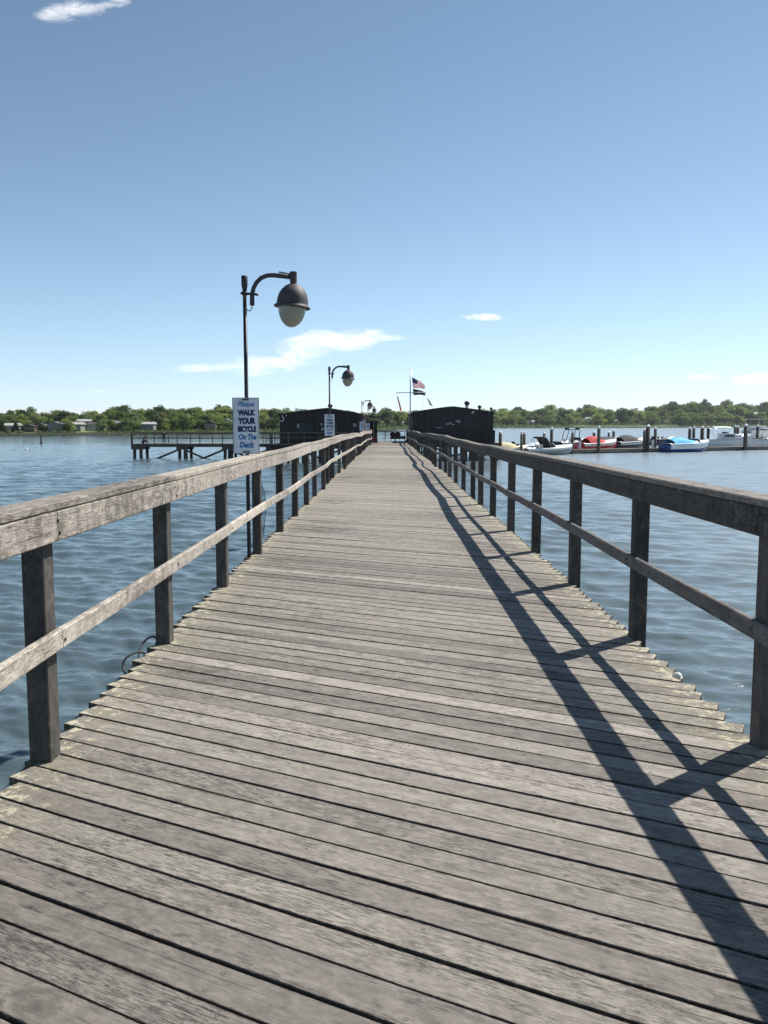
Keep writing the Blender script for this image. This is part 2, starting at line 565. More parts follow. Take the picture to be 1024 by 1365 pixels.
# ------------------------------------------------------------------ the pier
PIER_END = 86.0
SK = math.radians(26.6)
LX, RX = -1.65, 1.81
along = Vector((math.cos(SK), -math.sin(SK), 0))     # plank direction: right end nearer the camera
across = Vector((math.sin(SK), math.cos(SK), 0))
pier = thing('pier', 'long weathered grey plank pier walkway running straight out over the water', 'pier', (0, 0, 0))
mb = MB()
pitch = 0.1465
yc = -3.2
xm = (LX + RX) / 2
prof_w = 0.1368
while yc < PIER_END:
    w = prof_w + rnd.uniform(-0.0025, 0.0016)
    # end points where the plank centre line meets the two edges, cut square with a little slop
    def at_x(x):
        t = (x - xm) / along.x
        return Vector((xm, yc, 0)) + along * t
    a = at_x(LX + rnd.uniform(-0.018, 0.018))
    b = at_x(RX + rnd.uniform(-0.018, 0.018))
    tilt = rnd.uniform(-0.0025, 0.0025)
    zz = rnd.uniform(-0.002, 0.002) - 0.019 + sag(yc)
    a.z = zz + tilt
    b.z = zz - tilt
    hw, hh, bv = w / 2, 0.019, 0.003
    cup = rnd.uniform(-0.0015, 0.002)
    prof = [(-hw, -hh), (hw, -hh), (hw, hh - bv), (hw - bv * 0.5, hh - bv * 0.3), (hw - bv, hh), (0, hh - cup), (-hw + bv, hh), (-hw + bv * 0.5, hh - bv * 0.3), (-hw, hh - bv)]
    ph = rnd.uniform(0, 6.3)
    am = rnd.uniform(0.0, 0.0025)
    tn = min(1, max(0, rnd.gauss(0.32 + 0.38 * ramp(yc, 3, 24), 0.25 - 0.06 * ramp(yc, 5, 14) - 0.06 * ramp(yc, 6, 20))))  # boards paler farther out: brightness falloff of the view put into their tone
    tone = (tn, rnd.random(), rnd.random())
    ns = 10 if yc < 14 else 2
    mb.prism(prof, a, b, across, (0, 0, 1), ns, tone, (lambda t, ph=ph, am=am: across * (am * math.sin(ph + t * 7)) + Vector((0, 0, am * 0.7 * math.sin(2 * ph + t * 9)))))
    yc += pitch / math.cos(SK) * rnd.uniform(0.993, 1.007)
mb.build('decking', M['deck'], pier)
mb = MB()
for x in (-1.45, -0.85, -0.2, 0.45, 1.1, 1.6):
    y = -4.0
    while y < PIER_END - 0.3:
        mb.beam((x, y, -0.175 + sag(y)), (x, min(PIER_END - 0.3, y + 4.1), -0.175 + sag(min(PIER_END, y + 4.1))), 0.08, 0.25)
        y += 4.14
mb.build('stringers', M['pile'], pier)
k = 0
y = -2.6
while y < PIER_END:
    mb = MB()
    mb.beam((-1.6, y, -0.44 + sag(y)), (1.75, y, -0.44 + sag(y)), 0.25, 0.27)
    mb.build('cross_beam', M['pile'], pier)
    for x in (-1.3, 1.45):
        mb = MB()
        mb.tube([(x, y, -4.0), (x, y, -0.58 + sag(y))], [0.15, 0.14], 12)
        mb.build('pile', M['pile'], pier)
    y += 4.14
    k += 1

# ------------------------------------------------------------------ railings
SP = 2.075


def railing(side, y_first, y_end, label):
    s = -1 if side == 'L' else 1
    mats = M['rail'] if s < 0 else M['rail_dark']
    fx = -1.50 if s < 0 else 1.745           # inner face of the boards
    root = thing('railing', label, 'railing', (fx, 0, 0), 'timber railings along the pier')
    ys = []
    y = y_first - 3 * SP
    while y < y_end:
        ys.append(y)
        y += SP
    ox = {}
    for i, y in enumerate(ys):
        k = ramp(y, 6, 20)
        ox[i] = (sway(y, s) + k * rnd.uniform(-0.018, 0.018), sag(y) + k * rnd.uniform(-0.022, 0.022) + (rnd.uniform(-0.006, 0.006) if y < 20 else 0))
    top = 1.165
    for i, y in enumerate(ys):
        dx, dz = ox[i]
        mb = MB()
        pw, pd = 0.10, 0.115
        lean = rnd.uniform(-0.006, 0.006)
        cx = fx + s * ((0.052 if s < 0 else 0.034) + pw / 2) + dx
        mb.prism(rect(pw, pd, 0.005), (cx + lean, y + 0.055, -0.42), (cx, y + 0.055, top + dz - 0.001), (1, 0, 0), (0, 1, 0), 1)
        mb.build('post', M['post'], root)
    def run(name, zc, w, h, xo, step, start):
        mb = MB()
        i = 0
        first = True
        while i < len(ys) - 1:
            j = min(len(ys) - 1, i + (start if first else step))
            first = False
            bow = rnd.uniform(-0.006, 0.006) if name == 'middle_rail' else 0.0
            tone = (min(1, max(0, rnd.gauss(0.5, 0.16))), rnd.random(), rnd.random())
            # boards bend from post to post
            pts = [(ys[q] + 0.055, ox[q]) for q in range(i, j + 1)]
            gap = 0.003
            n = len(pts) - 1
            prof = rect(w, h, 0.006)
            def pt(tq):
                f = tq * n
                q = min(n - 1, int(f))
                g = f - q
                ya = pts[q][0] * (1 - g) + pts[q + 1][0] * g
                xa = pts[q][1][0] * (1 - g) + pts[q + 1][1][0] * g
                za = pts[q][1][1] * (1 - g) + pts[q + 1][1][1] * g
                return Vector((fx + s * xo + xa, ya, zc + za))
            p0, p1 = pt(0), pt(1)
            p0.y += gap
            p1.y -= gap
            def warp(tq, p0=p0, p1=p1, pt=pt, bow=bow):
                if tq in (0, 1):
                    return Vector((0, 0, 0))
                return pt(tq) - p0.lerp(p1, tq) + Vector((0, 0, bow * math.sin(PI * tq)))
            d = (p1 - p0).normalized()
            mb.prism(prof, p0, p1, (1, 0, 0), (0, 0, 1), n * 3, tone, warp)
            i = j
        if name != 'cap_board':
            mb.m = 1
            rm = Matrix.Rotation(-s * PI / 2, 3, 'Y')
            for i, y in enumerate(ys):
                dx, dz = ox[i]
                for (zb, off) in (((top - 0.045, -0.012), (top - 0.105, 0.018)) if name == 'top_rail' else ((0.57, 0.03),)):
                    if rnd.random() < 0.12:
                        continue
                    mb.lathe([(0.010, -0.002), (0.010, 0.003), (0.007, 0.006), (0.0, 0.007)], (fx + dx + s * 0.001, y + 0.055 + off + rnd.uniform(-0.012, 0.012), zb + dz + rnd.uniform(-0.01, 0.01)), 8, rm)
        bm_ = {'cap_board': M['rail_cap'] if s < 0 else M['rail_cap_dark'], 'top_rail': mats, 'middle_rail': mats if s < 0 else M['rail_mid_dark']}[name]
        return mb.build(name, [bm_, M['pole']], root)
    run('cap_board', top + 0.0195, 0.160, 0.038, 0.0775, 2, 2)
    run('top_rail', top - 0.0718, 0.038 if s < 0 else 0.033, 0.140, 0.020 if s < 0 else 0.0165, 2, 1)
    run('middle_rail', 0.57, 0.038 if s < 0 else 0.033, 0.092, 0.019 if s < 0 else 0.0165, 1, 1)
    return root, ys, ox


rl, ysL, oxL = railing('L', 3.66, 76.5, 'weathered timber railing along the left side of the pier, sunlit on its inner face')
rr, ysR, oxR = railing('R', 3.83, 86.0, 'weathered timber railing along the right side of the pier, casting its shadow on the planks')
# railing across the far end
er = thing('railing', 'low dark railing across the far end of the pier behind the chairs', 'railing', (0, PIER_END - 0.2, sag(PIER_END)))
ye, ze = PIER_END - 0.2, sag(PIER_END)
for x in (-1.55, -0.35, 0.75, 1.70):
    mb = MB()
    mb.tube([(x, ye, ze - 0.05), (x, ye, ze + 1.0)], 0.035, 8)
    mb.build('post', M['pole'], er)
for z, r in ((1.0, 0.035), (0.62, 0.02), (0.3, 0.02)):
    mb = MB()
    mb.tube([(-1.6, ye, ze + z), (1.75, ye, ze + z)], r, 8)
    mb.build('handrail' if z == 1.0 else 'cross_bar', M['pole'], er)


# ------------------------------------------------------------------ street lamps
def text_mesh(mb, body, x0, x1, z0, z1, y, shear=0.0, bold=0.0, center=None):
    cu = bpy.data.curves.new('t', 'FONT')
    cu.body = body
    cu.size = 1.0
    cu.offset = bold
    cu.extrude = 0.0
    cu.shear = shear
    cu.resolution_u = 4
    ob = bpy.data.objects.new('t', cu)
    col.objects.link(ob)
    dg = bpy.context.evaluated_depsgraph_get()
    me = bpy.data.meshes.new_from_object(ob.evaluated_get(dg))
    xs = [v.co.x for v in me.vertices]
    ys_ = [v.co.y for v in me.vertices]
    ax, bx, ay, by = min(xs), max(xs), min(ys_), max(ys_)
    base = len(mb.v)
    for v in me.vertices:
        mb.v.append((x0 + (v.co.x - ax) / (bx - ax) * (x1 - x0), y, z0 + (v.co.y - ay) / (by - ay) * (z1 - z0)))
    for p in me.polygons:
        mb.face([base + i for i in p.vertices])
    bpy.data.objects.remove(ob)
    bpy.data.curves.remove(cu)
    bpy.data.meshes.remove(me)


def make_lamp(loc, label):
    lx, ly, lz = loc
    u = 9.55 / F          # metres per photo pixel at the first lamp
    g = lambda px, py: Vector((lx + (px - 328.8) * u, ly, Z(py, 9.6)))
    ZT = Z(367, 9.6)
    root = thing('street_lamp', label, 'street lamp', loc, 'lamps along the left side of the pier')
    mb = MB()
    mb.tube([(lx, ly, -0.55), (lx, ly, ZT - 0.16)], 0.0225, 12)
    mb.build('pole', M['pole'], root)
    mb = MB()
    mb.lathe([(0.024, ZT - 0.18), (0.026, ZT - 0.16), (0.036, ZT - 0.11), (0.037, ZT - 0.01), (0.030, ZT - 0.003), (0.0, ZT)], (lx, ly, 0), 16)
    mb.build('pole_cap', M['pole'], root)
    mb = MB()
    c = g(332, 391)
    mb.beam(c + Vector((-0.055, -0.02, 0)), c + Vector((0.115, -0.02, -0.015)), 0.05, 0.022)
    mb.tube([c + Vector((-0.06, -0.03, 0.0)), c + Vector((-0.06, 0.03, 0.0))], 0.013, 8)
    mb.tube([c + Vector((0.115, -0.035, -0.015)), c + Vector((0.115, 0.03, -0.015))], 0.012, 8)
    mb.lathe([(0.024, -0.02), (0.034, -0.018), (0.034, 0.018), (0.024, 0.02)], (lx, ly, Z(391, 9.6)), 14)
    mb.build('clamp', M['pole'], root)
    mb = MB()
    pts = [g(338.5, 407), g(338.4, 400), g(338.6, 393), g(340.5, 384), g(344.5, 376.5), g(350.5, 370.5), g(358, 367.3), g(366, 366.6), g(376, 367.6), g(390, 369.0)]
    mb.tube(pts, [0.027, 0.027, 0.026, 0.025, 0.025, 0.025, 0.025, 0.026, 0.027, 0.028], 12)
    mb.tube([g(374, 362.4), g(390, 365.2)], 0.008, 6)
    mb.build('arm', M['lamp'], root)
    mb = MB()
    c = g(393, 369)
    mb.box(c, (0.075, 0.085, 0.11), 0.012)
    mb.lathe([(0.034, -0.14), (0.040, -0.12), (0.036, -0.05), (0.036, 0.0)], c, 14)
    mb.build('bracket', M['lamp'], root)
    mb = MB()
    mb.tube([g(338.4, 406.5), g(338.0, 411), g(335.5, 414.5), g(332.5, 413.5), g(330.5, 411)], 0.006, 6)
    mb.build('cable', M['black'], root)
    # head, tilted a little away from the pole
    hc = g(391.0, 409.0)
    rot = Matrix.Rotation(math.radians(5.0), 3, 'Y')
    mb = MB()
    mb.lathe([(0.0, 0.262), (0.035, 0.26), (0.055, 0.25), (0.095, 0.228), (0.135, 0.185), (0.162, 0.135), (0.176, 0.08), (0.180, 0.035), (0.183, 0.022), (0.206, 0.006), (0.209, -0.004), (0.204, -0.012), (0.175, -0.008), (0.172, 0.03), (0.13, 0.15), (0.0, 0.2)], hc, 32, rot)
    mb.build('lamp_hood', M['lamp'], root)
    mb = MB()
    mb.lathe([(0.158, 0.02), (0.158, -0.01), (0.155, -0.05), (0.143, -0.10), (0.120, -0.15), (0.088, -0.19), (0.055, -0.215), (0.028, -0.226), (0.0, -0.228)], hc, 32, rot)
    mb.build('globe', M['globe'], root)
    return root


SIGN_TXT = 'Please WALK YOUR BICYCLE On The Deck sign'


def make_sign(loc, label):
    x, y, z = loc                      # centre of the board
    root = thing('sign', label, 'sign', loc, 'walk your bicycle signs on the lamp poles')
    W, Ht = 0.290, 0.628
    mb = MB()
    mb.box((x, y, z), (W, 0.012, Ht), 0.002)
    mb.build('board', M['board'], root)
    mb = MB()
    for sx in (-1, 1):
        mb.box((x + sx * (W / 2 + 0.0035), y + 0.001, z), (0.007, 0.018, Ht + 0.014))
    for sz in (-1, 1):
        mb.box((x, y + 0.0015, z + sz * (Ht / 2 + 0.0035)), (W - 0.001, 0.016, 0.007))
    mb.build('edge_frame', M['signedge'], root)
    k = W / 490.0                      # crop units to metres
    cx, top = 385, 140
    kz = Ht / 1080.0
    q = lambda a: x + (a - cx) * k
    zz = lambda b: z + Ht / 2 - (b - top) * kz
    yf = y - 0.0085
    mb = MB()
    text_mesh(mb, 'WALK', q(228), q(572), zz(482), zz(362), yf, 0, 0.08)
    text_mesh(mb, 'YOUR', q(228), q(578), zz(648), zz(518), yf, 0, 0.075)
    text_mesh(mb, 'BICYCLE', q(226), q(584), zz(804), zz(684), yf, 0, 0.075)
    mb.build('lettering', M['navy'], root)
    mb = MB()
    text_mesh(mb, 'Please', q(228), q(556), zz(305), zz(198), yf, 0.3, 0.03)
    mb.build('lettering', M['paleblue'], root)
    mb = MB()
    text_mesh(mb, 'On The', q(240), q(590), zz(955), zz(840), yf, 0.18, 0.05)
    text_mesh(mb, 'Deck', q(255), q(550), zz(1115), zz(995), yf, 0.18, 0.05)
    mb.build('lettering', M['blue'], root)
    mb = MB()
    for sz in (1, -1):
        c = z + sz * (Ht / 2 - 0.016)
        mb.box((x, y - 0.0085, c), (0.075, 0.006, 0.016), 0.001)
        mb.box((x, y + 0.035, c), (0.060, 0.055, 0.016), 0.001)
    mb.build('strap', M['black'], root)
    return root


lampX, lampY = X(329.3, 9.6), 9.6
lamp0 = make_lamp((lampX, lampY, 0.0), 'lamp on its pole nearest the camera, arm curving over the deck, tallest of the row')
sign0 = make_sign((lampX, lampY - 0.065, 1.545), SIGN_TXT + ' nearest the camera, the largest')
lamp_names = ['second lamp along the pier, standing against the gable of the left hut',
              'small lamp rising over the right end of the left hut roof',
              'farthest lamp of the row, beside the small booth at the end of the rail']
sign_names = [SIGN_TXT + ', second along the pier',
              'small pale walk your bicycle sign under the third lamp, seen against the dark hut',
              'smallest pale walk your bicycle sign, beside the booth at the rail end']
for (ly, lab, sl, lx) in zip((24.4, 55.5, 70.0), lamp_names, sign_names, (-1.73, -1.78, -1.74)):
    c = copy_tree(lamp0)
    c.location = (lx, ly, sag(ly))
    c['label'] = lab
    d = copy_tree(sign0)
    d.location = (lx, ly - 0.065, 1.545 + sag(ly))
    d['label'] = sl

# small things at the edges of the deck
def smooth_path(p, n=6):
    p = [Vector(q) for q in p]
    out = []
    for i in range(len(p) - 1):
        a, b, c, d = p[max(0, i - 1)], p[i], p[i + 1], p[min(len(p) - 1, i + 2)]
        for k in range(n):
            u = k / n
            out.append(0.5 * ((2 * b) + (c - a) * u + (2 * a - 5 * b + 4 * c - d) * u * u + (3 * b - a - 3 * c + d) * u ** 3))
    return out + [p[-1]]


mb = MB()
mb.tube(smooth_path([(-1.62, 5.76, -0.03), (-1.66, 5.74, 0.05), (-1.70, 5.66, 0.055), (-1.72, 5.56, 0.0), (-1.70, 5.48, -0.07)]), 0.007, 8)
mb.tube(smooth_path([(-1.64, 5.50, -0.06), (-1.66, 5.47, 0.01), (-1.71, 5.42, 0.025), (-1.755, 5.36, 0.0), (-1.76, 5.32, -0.05), (-1.72, 5.27, -0.075), (-1.68, 5.26, -0.06)]), 0.007, 8)
o = mb.build('cable_loop', M['black'])
tag(o, 'black cable looping out from under the plank ends at the left edge', 'cable')
mb = MB()
mb.smooth = True
rings = []
for i in range(7):
    a = PI * i / 6
    r = 0.055 * math.sin(a) + 0.002
    rings.append([Vector((1.790 + r * math.cos(b) * 0.5, 4.98 + 0.036 * math.cos(a) + 0.008 * math.sin(3 * b), 0.004 + r * math.sin(b) * (0.5 if math.sin(b) > 0 else 0.1))) for b in [2 * PI * j / 12 for j in range(12)]])
mb.loft(rings)
o = mb.build('white_float', M['offwhite'])
tag(o, 'small white plastic float wedged on the plank ends at the right edge', 'float')
mb = MB()
for i in range(9):
    a = i / 8
    mb.tube([(-1.76 - 0.10 * a, 11.75, 0.72 - 0.25 * abs(a - 0.5)), (-1.77 - 0.06 * a + 0.02 * math.sin(i), 11.77, 0.3), (-1.80 - 0.07 * a, 11.8, -0.02 + 0.04 * math.sin(i * 2.1))], 0.0035, 5)
for j in range(9):
    z = 0.02 + 0.07 * j
    mb.tube([(-1.77, 11.76, z), (-1.82, 11.78, z - 0.015), (-1.88, 11.77, z)], 0.003, 5)
netm = plain('teal_net', (0.03, 0.14, 0.19), 0.7)
o = mb.build('fishing_net', netm)
tag(o, 'small teal fishing net hanging outside the left railing past the first lamp', 'net')


# ------------------------------------------------------------------ huts at the end
def hut(name, label, xl, xr, xpk, yf, depth, eave, peak, zb):
    root = thing(name, label, 'hut', ((xl + xr) / 2, yf + depth / 2, zb))
    mb = MB()
    n = 12
    def roofz(x):
        t = (x - xl) / (xpk - xl) if x < xpk else (xr - x) / (xr - xpk)
        t = max(0, min(1, t))
        return eave + (peak - eave) * (t ** 0.85)
    xs = [xl + (xr - xl) * i / n for i in range(n + 1)]
    fr = [Vector((xl, yf, zb)), Vector((xr, yf, zb))] + [Vector((x, yf, roofz(x) - 0.02)) for x in reversed(xs)]
    bk = [p + Vector((0, depth, 0)) for p in fr]
    mb.loft([fr, bk])
    wl = mb.build('wall', M['siding'], root)
    mb = MB()
    ov = 0.12
    xs2 = [xl - ov] + xs + [xr + ov]
    zt = [roofz(x) + 0.08 for x in xs2]
    zt[0] -= 0.10
    zt[-1] -= 0.10
    top = [Vector((x, yf - 0.25, z)) for x, z in zip(xs2, zt)]
    bot = [Vector((x, yf - 0.25, z - 0.14)) for x, z in zip(xs2, zt)]
    fr = top + bot[::-1]
    bk = [p + Vector((0, depth + 0.5, 0)) for p in fr]
    mb.loft([fr, bk])
    rf = mb.build('roof', M['shingle'], root)
    return root, roofz


hutL, rzL = hut('dock_hut', 'dark low gabled hut on piles to the left of the pier end', -9.85, -2.35, -5.5, 75.0, 12.0, 2.5, 3.05, -0.1)
hutR, rzR = hut('dock_hut', 'dark low gabled hut on piles to the right of the pier end', 2.25, 9.9, 5.95, 78.5, 15.0, 2.72, 3.28, -0.1)


def platform(label, xl, xr, y0, y1, hut_root):
    root = thing('hut_platform', label, 'platform', ((xl + xr) / 2, (y0 + y1) / 2, WZ))
    mb = MB()
    x = xl + 0.1
    while x < xr - 0.1:
        mb.box((x, (y0 + y1) / 2, -0.13), (0.145, y1 - y0, 0.045))
        x += 0.155
    mb.build('decking', M['sidewood'], root)
    mb = MB()
    mb.box(((xl + xr) / 2, y0 - 0.03, -0.30), (xr - xl, 0.06, 0.38))
    mb.box((xl - 0.03, (y0 + y1) / 2, -0.30), (0.06, y1 - y0, 0.38))
    mb.box((xr + 0.03, (y0 + y1) / 2, -0.30), (0.06, y1 - y0, 0.38))
    mb.build('rim_beam', M['skirtboards'], root)
    nx = max(3, int((xr - xl) / 1.9))
    for i in range(nx + 1):
        for j in range(4):
            px = xl + 0.2 + (xr - xl - 0.4) * i / nx
            py = y0 + 0.3 + (y1 - y0 - 0.6) * j / 3
            mb = MB()
            mb.tube([(px, py, -3.6), (px + rnd.uniform(-0.05, 0.05), py, -0.16)], [0.16, 0.15], 10)
            mb.build('pile', M['pile'], root)
    mb = MB()
    for i in range(nx):
        xa = xl + 0.2 + (xr - xl - 0.4) * i / nx
        xb = xl + 0.2 + (xr - xl - 0.4) * (i + 1) / nx
        za, zb_ = (-0.5, -1.35) if i % 2 else (-1.35, -0.5)
        mb.beam((xa, y0 + 0.14, za), (xb, y0 + 0.14, zb_), 0.06, 0.18, (0, 0, 1))
    mb.build('brace', M['pile'], root)
    return root


platform('dark piled platform carrying the left hut', -10.3, -1.75, 72.6, 88.0, hutL)
platform('dark piled platform carrying the right hut', 1.98, 10.5, 77.6, 94.5, hutR)

# board wall under the right hut's windows, and its emblem, portholes, roof gear
mb = MB()
mb.box((6.12, 78.38, 0.48), (7.9, 0.08, 1.16))
mb.build('skirt_wall', M['skirtboards'], hutR)
mb = MB()
mb.box((6.12, 78.36, 1.08), (7.96, 0.14, 0.05))
mb.build('ledge', M['siding'], hutR)
DR = 78.42


def stroke(mb, pts, w, y):
    """flat raised brush stroke through points (x, z)"""
    L, R = [], []
    n = len(pts)
    for i, (a, b) in enumerate(pts):
        p = Vector((a, 0, b))
        q = Vector((pts[min(n - 1, i + 1)][0] - pts[max(0, i - 1)][0], 0, pts[min(n - 1, i + 1)][1] - pts[max(0, i - 1)][1])).normalized()
        nn = Vector((-q.z, 0, q.x))
        ww = w * (0.45 + 0.55 * math.sin(PI * (i + 0.5) / n))
        L.append(p + nn * ww / 2)
        R.append(p - nn * ww / 2)
    rings = []
    for l, r in zip(L, R):
        rings.append([Vector((l.x, y, l.z)), Vector((r.x, y, r.z)), Vector((r.x, y + 0.03, r.z)), Vector((l.x, y + 0.03, l.z))])
    mb.loft(rings)


mb = MB()
ex = lambda px: X(px, DR)
ez = lambda py: Z(py, DR)
stroke(mb, [(ex(594.5), ez(566.8)), (ex(596), ez(565)), (ex(598), ez(564.2)), (ex(597.5), ez(566))], 0.10, DR)
stroke(mb, [(ex(598.5), ez(566.5)), (ex(600), ez(563)), (ex(601), ez(561.6)), (ex(600.6), ez(565.5)), (ex(602), ez(564))], 0.11, DR)
stroke(mb, [(ex(602), ez(565)), (ex(604), ez(566.4)), (ex(606), ez(565.6)), (ex(605), ez(564.6))], 0.10, DR)
stroke(mb, [(ex(607), ez(561.2)), (ex(609), ez(560.8)), (ex(611.5), ez(562.4)), (ex(613.8), ez(563.6))], 0.16, DR)
stroke(mb, [(ex(610), ez(560.6)), (ex(612), ez(561.2)), (ex(614), ez(561.0))], 0.12, DR)
mb.build('emblem', M['grey'], hutR)
mb = MB()
stroke(mb, [(ex(581), ez(570.2)), (ex(585), ez(570.0)), (ex(590), ez(570.3))], 0.07, DR)
mb.build('nameplate', M['grey'], hutR)
for (px, py) in ((566.5, 565), (642, 563.5)):
    w = MB()
    rm = Matrix.Rotation(PI / 2, 3, 'X')
    w.lathe([(0.17, -0.02), (0.22, -0.02), (0.22, 0.05), (0.17, 0.05)], (ex(px), DR + 0.05, ez(py)), 20, rm)
    wo = w.build('porthole', M['skirtboards'], hutR)
    w = MB()
    w.lathe([(0.18, 0.0), (0.18, 0.03), (0.0, 0.03)], (ex(px), DR + 0.05, ez(py)), 20, rm)
    w.build('pane', M['glassdark'], wo)


def ventilator(px, py, D, r, rz, root, pale):
    x = X(px, D)
    zc = Z(py, D)
    mb = MB()
    mb.lathe([(r * 0.62, rz(x) - 0.1), (r * 0.6, zc - r * 0.8)], (x, D, 0), 14)
    vo = mb.build('vent_pipe', M['offwhite'] if pale else M['pole'], root)
    mb = MB()
    pr = [(r * 0.55, zc - r * 0.85)]
    for i in range(1, 8):
        a = -PI / 2 + PI * i / 8
        pr.append((r * max(0.55, math.cos(a)) if i < 3 else r * math.cos(a), zc + r * 0.8 * math.sin(a)))
    pr.append((0.0, zc + r * 0.82))
    mb.lathe(pr, (x, D, 0), 18)
    mb.build('vent_head', M['pole'], vo)


ventilator(622.3, 537.4, 82.0, 0.28, rzR, hutR, True)
ventilator(639.2, 542.2, 82.0, 0.20, rzR, hutR, False)
ventilator(654.5, 544.5, 82.0, 0.15, rzR, hutR, False)
mb = MB()
fx_ = X(631, 78.0)
fz_ = Z(549, 78.0)
mb.box((fx_, 78.02, fz_), (0.16, 0.14, 0.12), 0.02)
mb.box((fx_ - 0.12, 78.04, fz_ - 0.10), (0.14, 0.12, 0.10), 0.02)
mb.tube([(fx_, 78.05, fz_), (fx_, 78.3, fz_ - 0.1), (fx_ - 0.1, 78.48, fz_ - 0.1)], 0.02, 6)
mb.build('floodlight', M['offwhite'], hutR)
# left hut: roof vent, gutter gooseneck, pale notices
ventilator(440.5, 541.0, 79.0, 0.24, rzL, hutL, True)
mb = MB()
gx = lambda px: X(px, 74.8)
gz = lambda py: Z(py, 74.8)
mb.tube([(gx(372), 74.9, gz(561.5)), (gx(377.5), 74.9, gz(561.0)), (gx(378.3), 74.9, gz(558)), (gx(376.5), 74.9, gz(555)), (gx(377), 74.9, gz(551.8)), (gx(380), 74.9, gz(550.6)), (gx(382), 74.9, gz(552.4)), (gx(381), 74.9, gz(555))], 0.055, 8)
mb.build('vent_pipe', M['offwhite'], hutL)
for (px, py, w_, h_) in ((428.5, 565, 0.16, 0.26), (430.5, 572, 0.3, 0.2), (473.5, 566.5, 0.34, 0.3), (397.5, 567.5, 0.18, 0.34)):
    mb = MB()
    mb.box((X(px, 74.9), 74.975, Z(py, 74.9)), (w_, 0.03, h_))
    mb.build('notice', M['grey'], hutL)
mb = MB()
mb.box((-5.8, 74.97, 1.9), (6.6, 0.05, 0.07))
mb.build('trim_board', M['skirtboards'], hutL)
# door and window shapes, dark on dark
for (cx, w_, z0, z1) in ((-7.6, 1.6, 0.9, 1.75), (-5.4, 1.6, 0.9, 1.75), (-3.4, 0.95, -0.08, 1.85)):
    nm = 'door' if z0 < 0 else 'window'
    mb = MB()
    for sx in (-1, 1):
        mb.box((cx + sx * w_ / 2, 74.965, (z0 + z1) / 2), (0.08, 0.06, z1 - z0))
    mb.box((cx, 74.963, z1 + 0.04), (w_ + 0.08, 0.06, 0.08))
    mb.box((cx, 74.963, z0 - 0.03), (w_ + 0.08, 0.06, 0.06))
    wo = mb.build(nm, M['skirtboards'], hutL)
    mb = MB()
    mb.box((cx, 74.985, (z0 + z1) / 2), (w_ - 0.08, 0.02, z1 - z0 - 0.01))
    mb.build('pane' if nm == 'window' else 'panel', M['glassdark'] if nm == 'window' else M['siding'], wo)
# railing in front of the left hut
wr = thing('railing', 'thin dark railing along the walkway in front of the left hut', 'railing', (-6, 72.7, -0.1))
for i in range(7):
    x = -10.2 + i * 1.38
    mb = MB()
    mb.box((x, 72.72, 0.40), (0.09, 0.09, 1.04))
    mb.build('post', M['sidewood'], wr)
for z in (0.90, 0.46):
    mb = MB()
    mb.beam((-10.25, 72.66, z), (-1.85, 72.66, z), 0.04, 0.1)
    mb.build('handrail' if z > 0.8 else 'cross_bar', M['sidewood'], wr)

# booth at the end of the left rail
bo = thing('booth', 'narrow dark booth with a red base at the end of the left rail', 'booth', (-1.55, 78.3, sag(78)))
bz = sag(78)
mb = MB()
mb.box((-1.42, 78.4, bz + 1.2), (0.72, 0.9, 1.75), 0.01)
mb.build('body', M['skirtboards'], bo)
mb = MB()
mb.box((-1.42, 78.38, bz + 0.17), (0.78, 0.98, 0.34), 0.01)
mb.build('base', M['darkred'], bo)
mb = MB()
fr = [Vector((-2.3, 77.6, bz + 2.48)), Vector((-0.85, 77.6, bz + 2.30)), Vector((-0.85, 77.6, bz + 2.40)), Vector((-1.5, 77.6, bz + 2.56)), Vector((-2.3, 77.6, bz + 2.60))]
mb.loft([fr, [p + Vector((0, 1.6, 0)) for p in fr]])
mb.build('roof', M['shingle'], bo)
mb = MB()
mb.tube([(-1.40, 77.88, bz + 0.36), (-1.40, 77.88, bz + 2.40)], 0.03, 8)
mb.build('post', M['grey'], bo)
mb = MB()
mb.box((-1.42, 77.93, bz + 0.42), (0.60, 0.05, 0.06))
mb.build('trim', M['redcanvas'], bo)


def round_chair(x, y, z, rot, label):
    root = thing('chair', label, 'chair', (x, y, z), 'chairs at the end of the pier')
    mb = MB()
    mb.lathe([(0.0, 0.30), (0.26, 0.30), (0.30, 0.40), (0.26, 0.48), (0.0, 0.48)], (x, y, z), 18)
    mb.build('seat', M['black'], root)
    mb = MB()
    rm = Matrix.Rotation(PI / 2 - 0.15, 3, 'X')
    mb.lathe([(0.0, -0.05), (0.27, -0.05), (0.31, 0.0), (0.27, 0.05), (0.0, 0.05)], (x, y - 0.24, z + 0.74), 20, rm)
    mb.build('backrest', M['black'], root)
    for sx in (-1, 1):
        for sy in (-1, 1):
            mb = MB()
            mb.tube([(x + sx * 0.16, y + sy * 0.16, z + 0.43), (x + sx * 0.21, y + sy * 0.21, z)], [0.02, 0.016], 8)
            mb.build('leg', M['black'], root)
    for sx in (-1, 1):
        mb = MB()
        mb.tube([(x + sx * 0.2, y + 0.12, z + 0.45), (x + sx * 0.26, y + 0.05, z + 0.66), (x + sx * 0.22, y - 0.22, z + 0.70)], 0.018, 8)
        mb.build('armrest', M['black'], root)
    root.rotation_euler = (0, 0, rot)
    return root


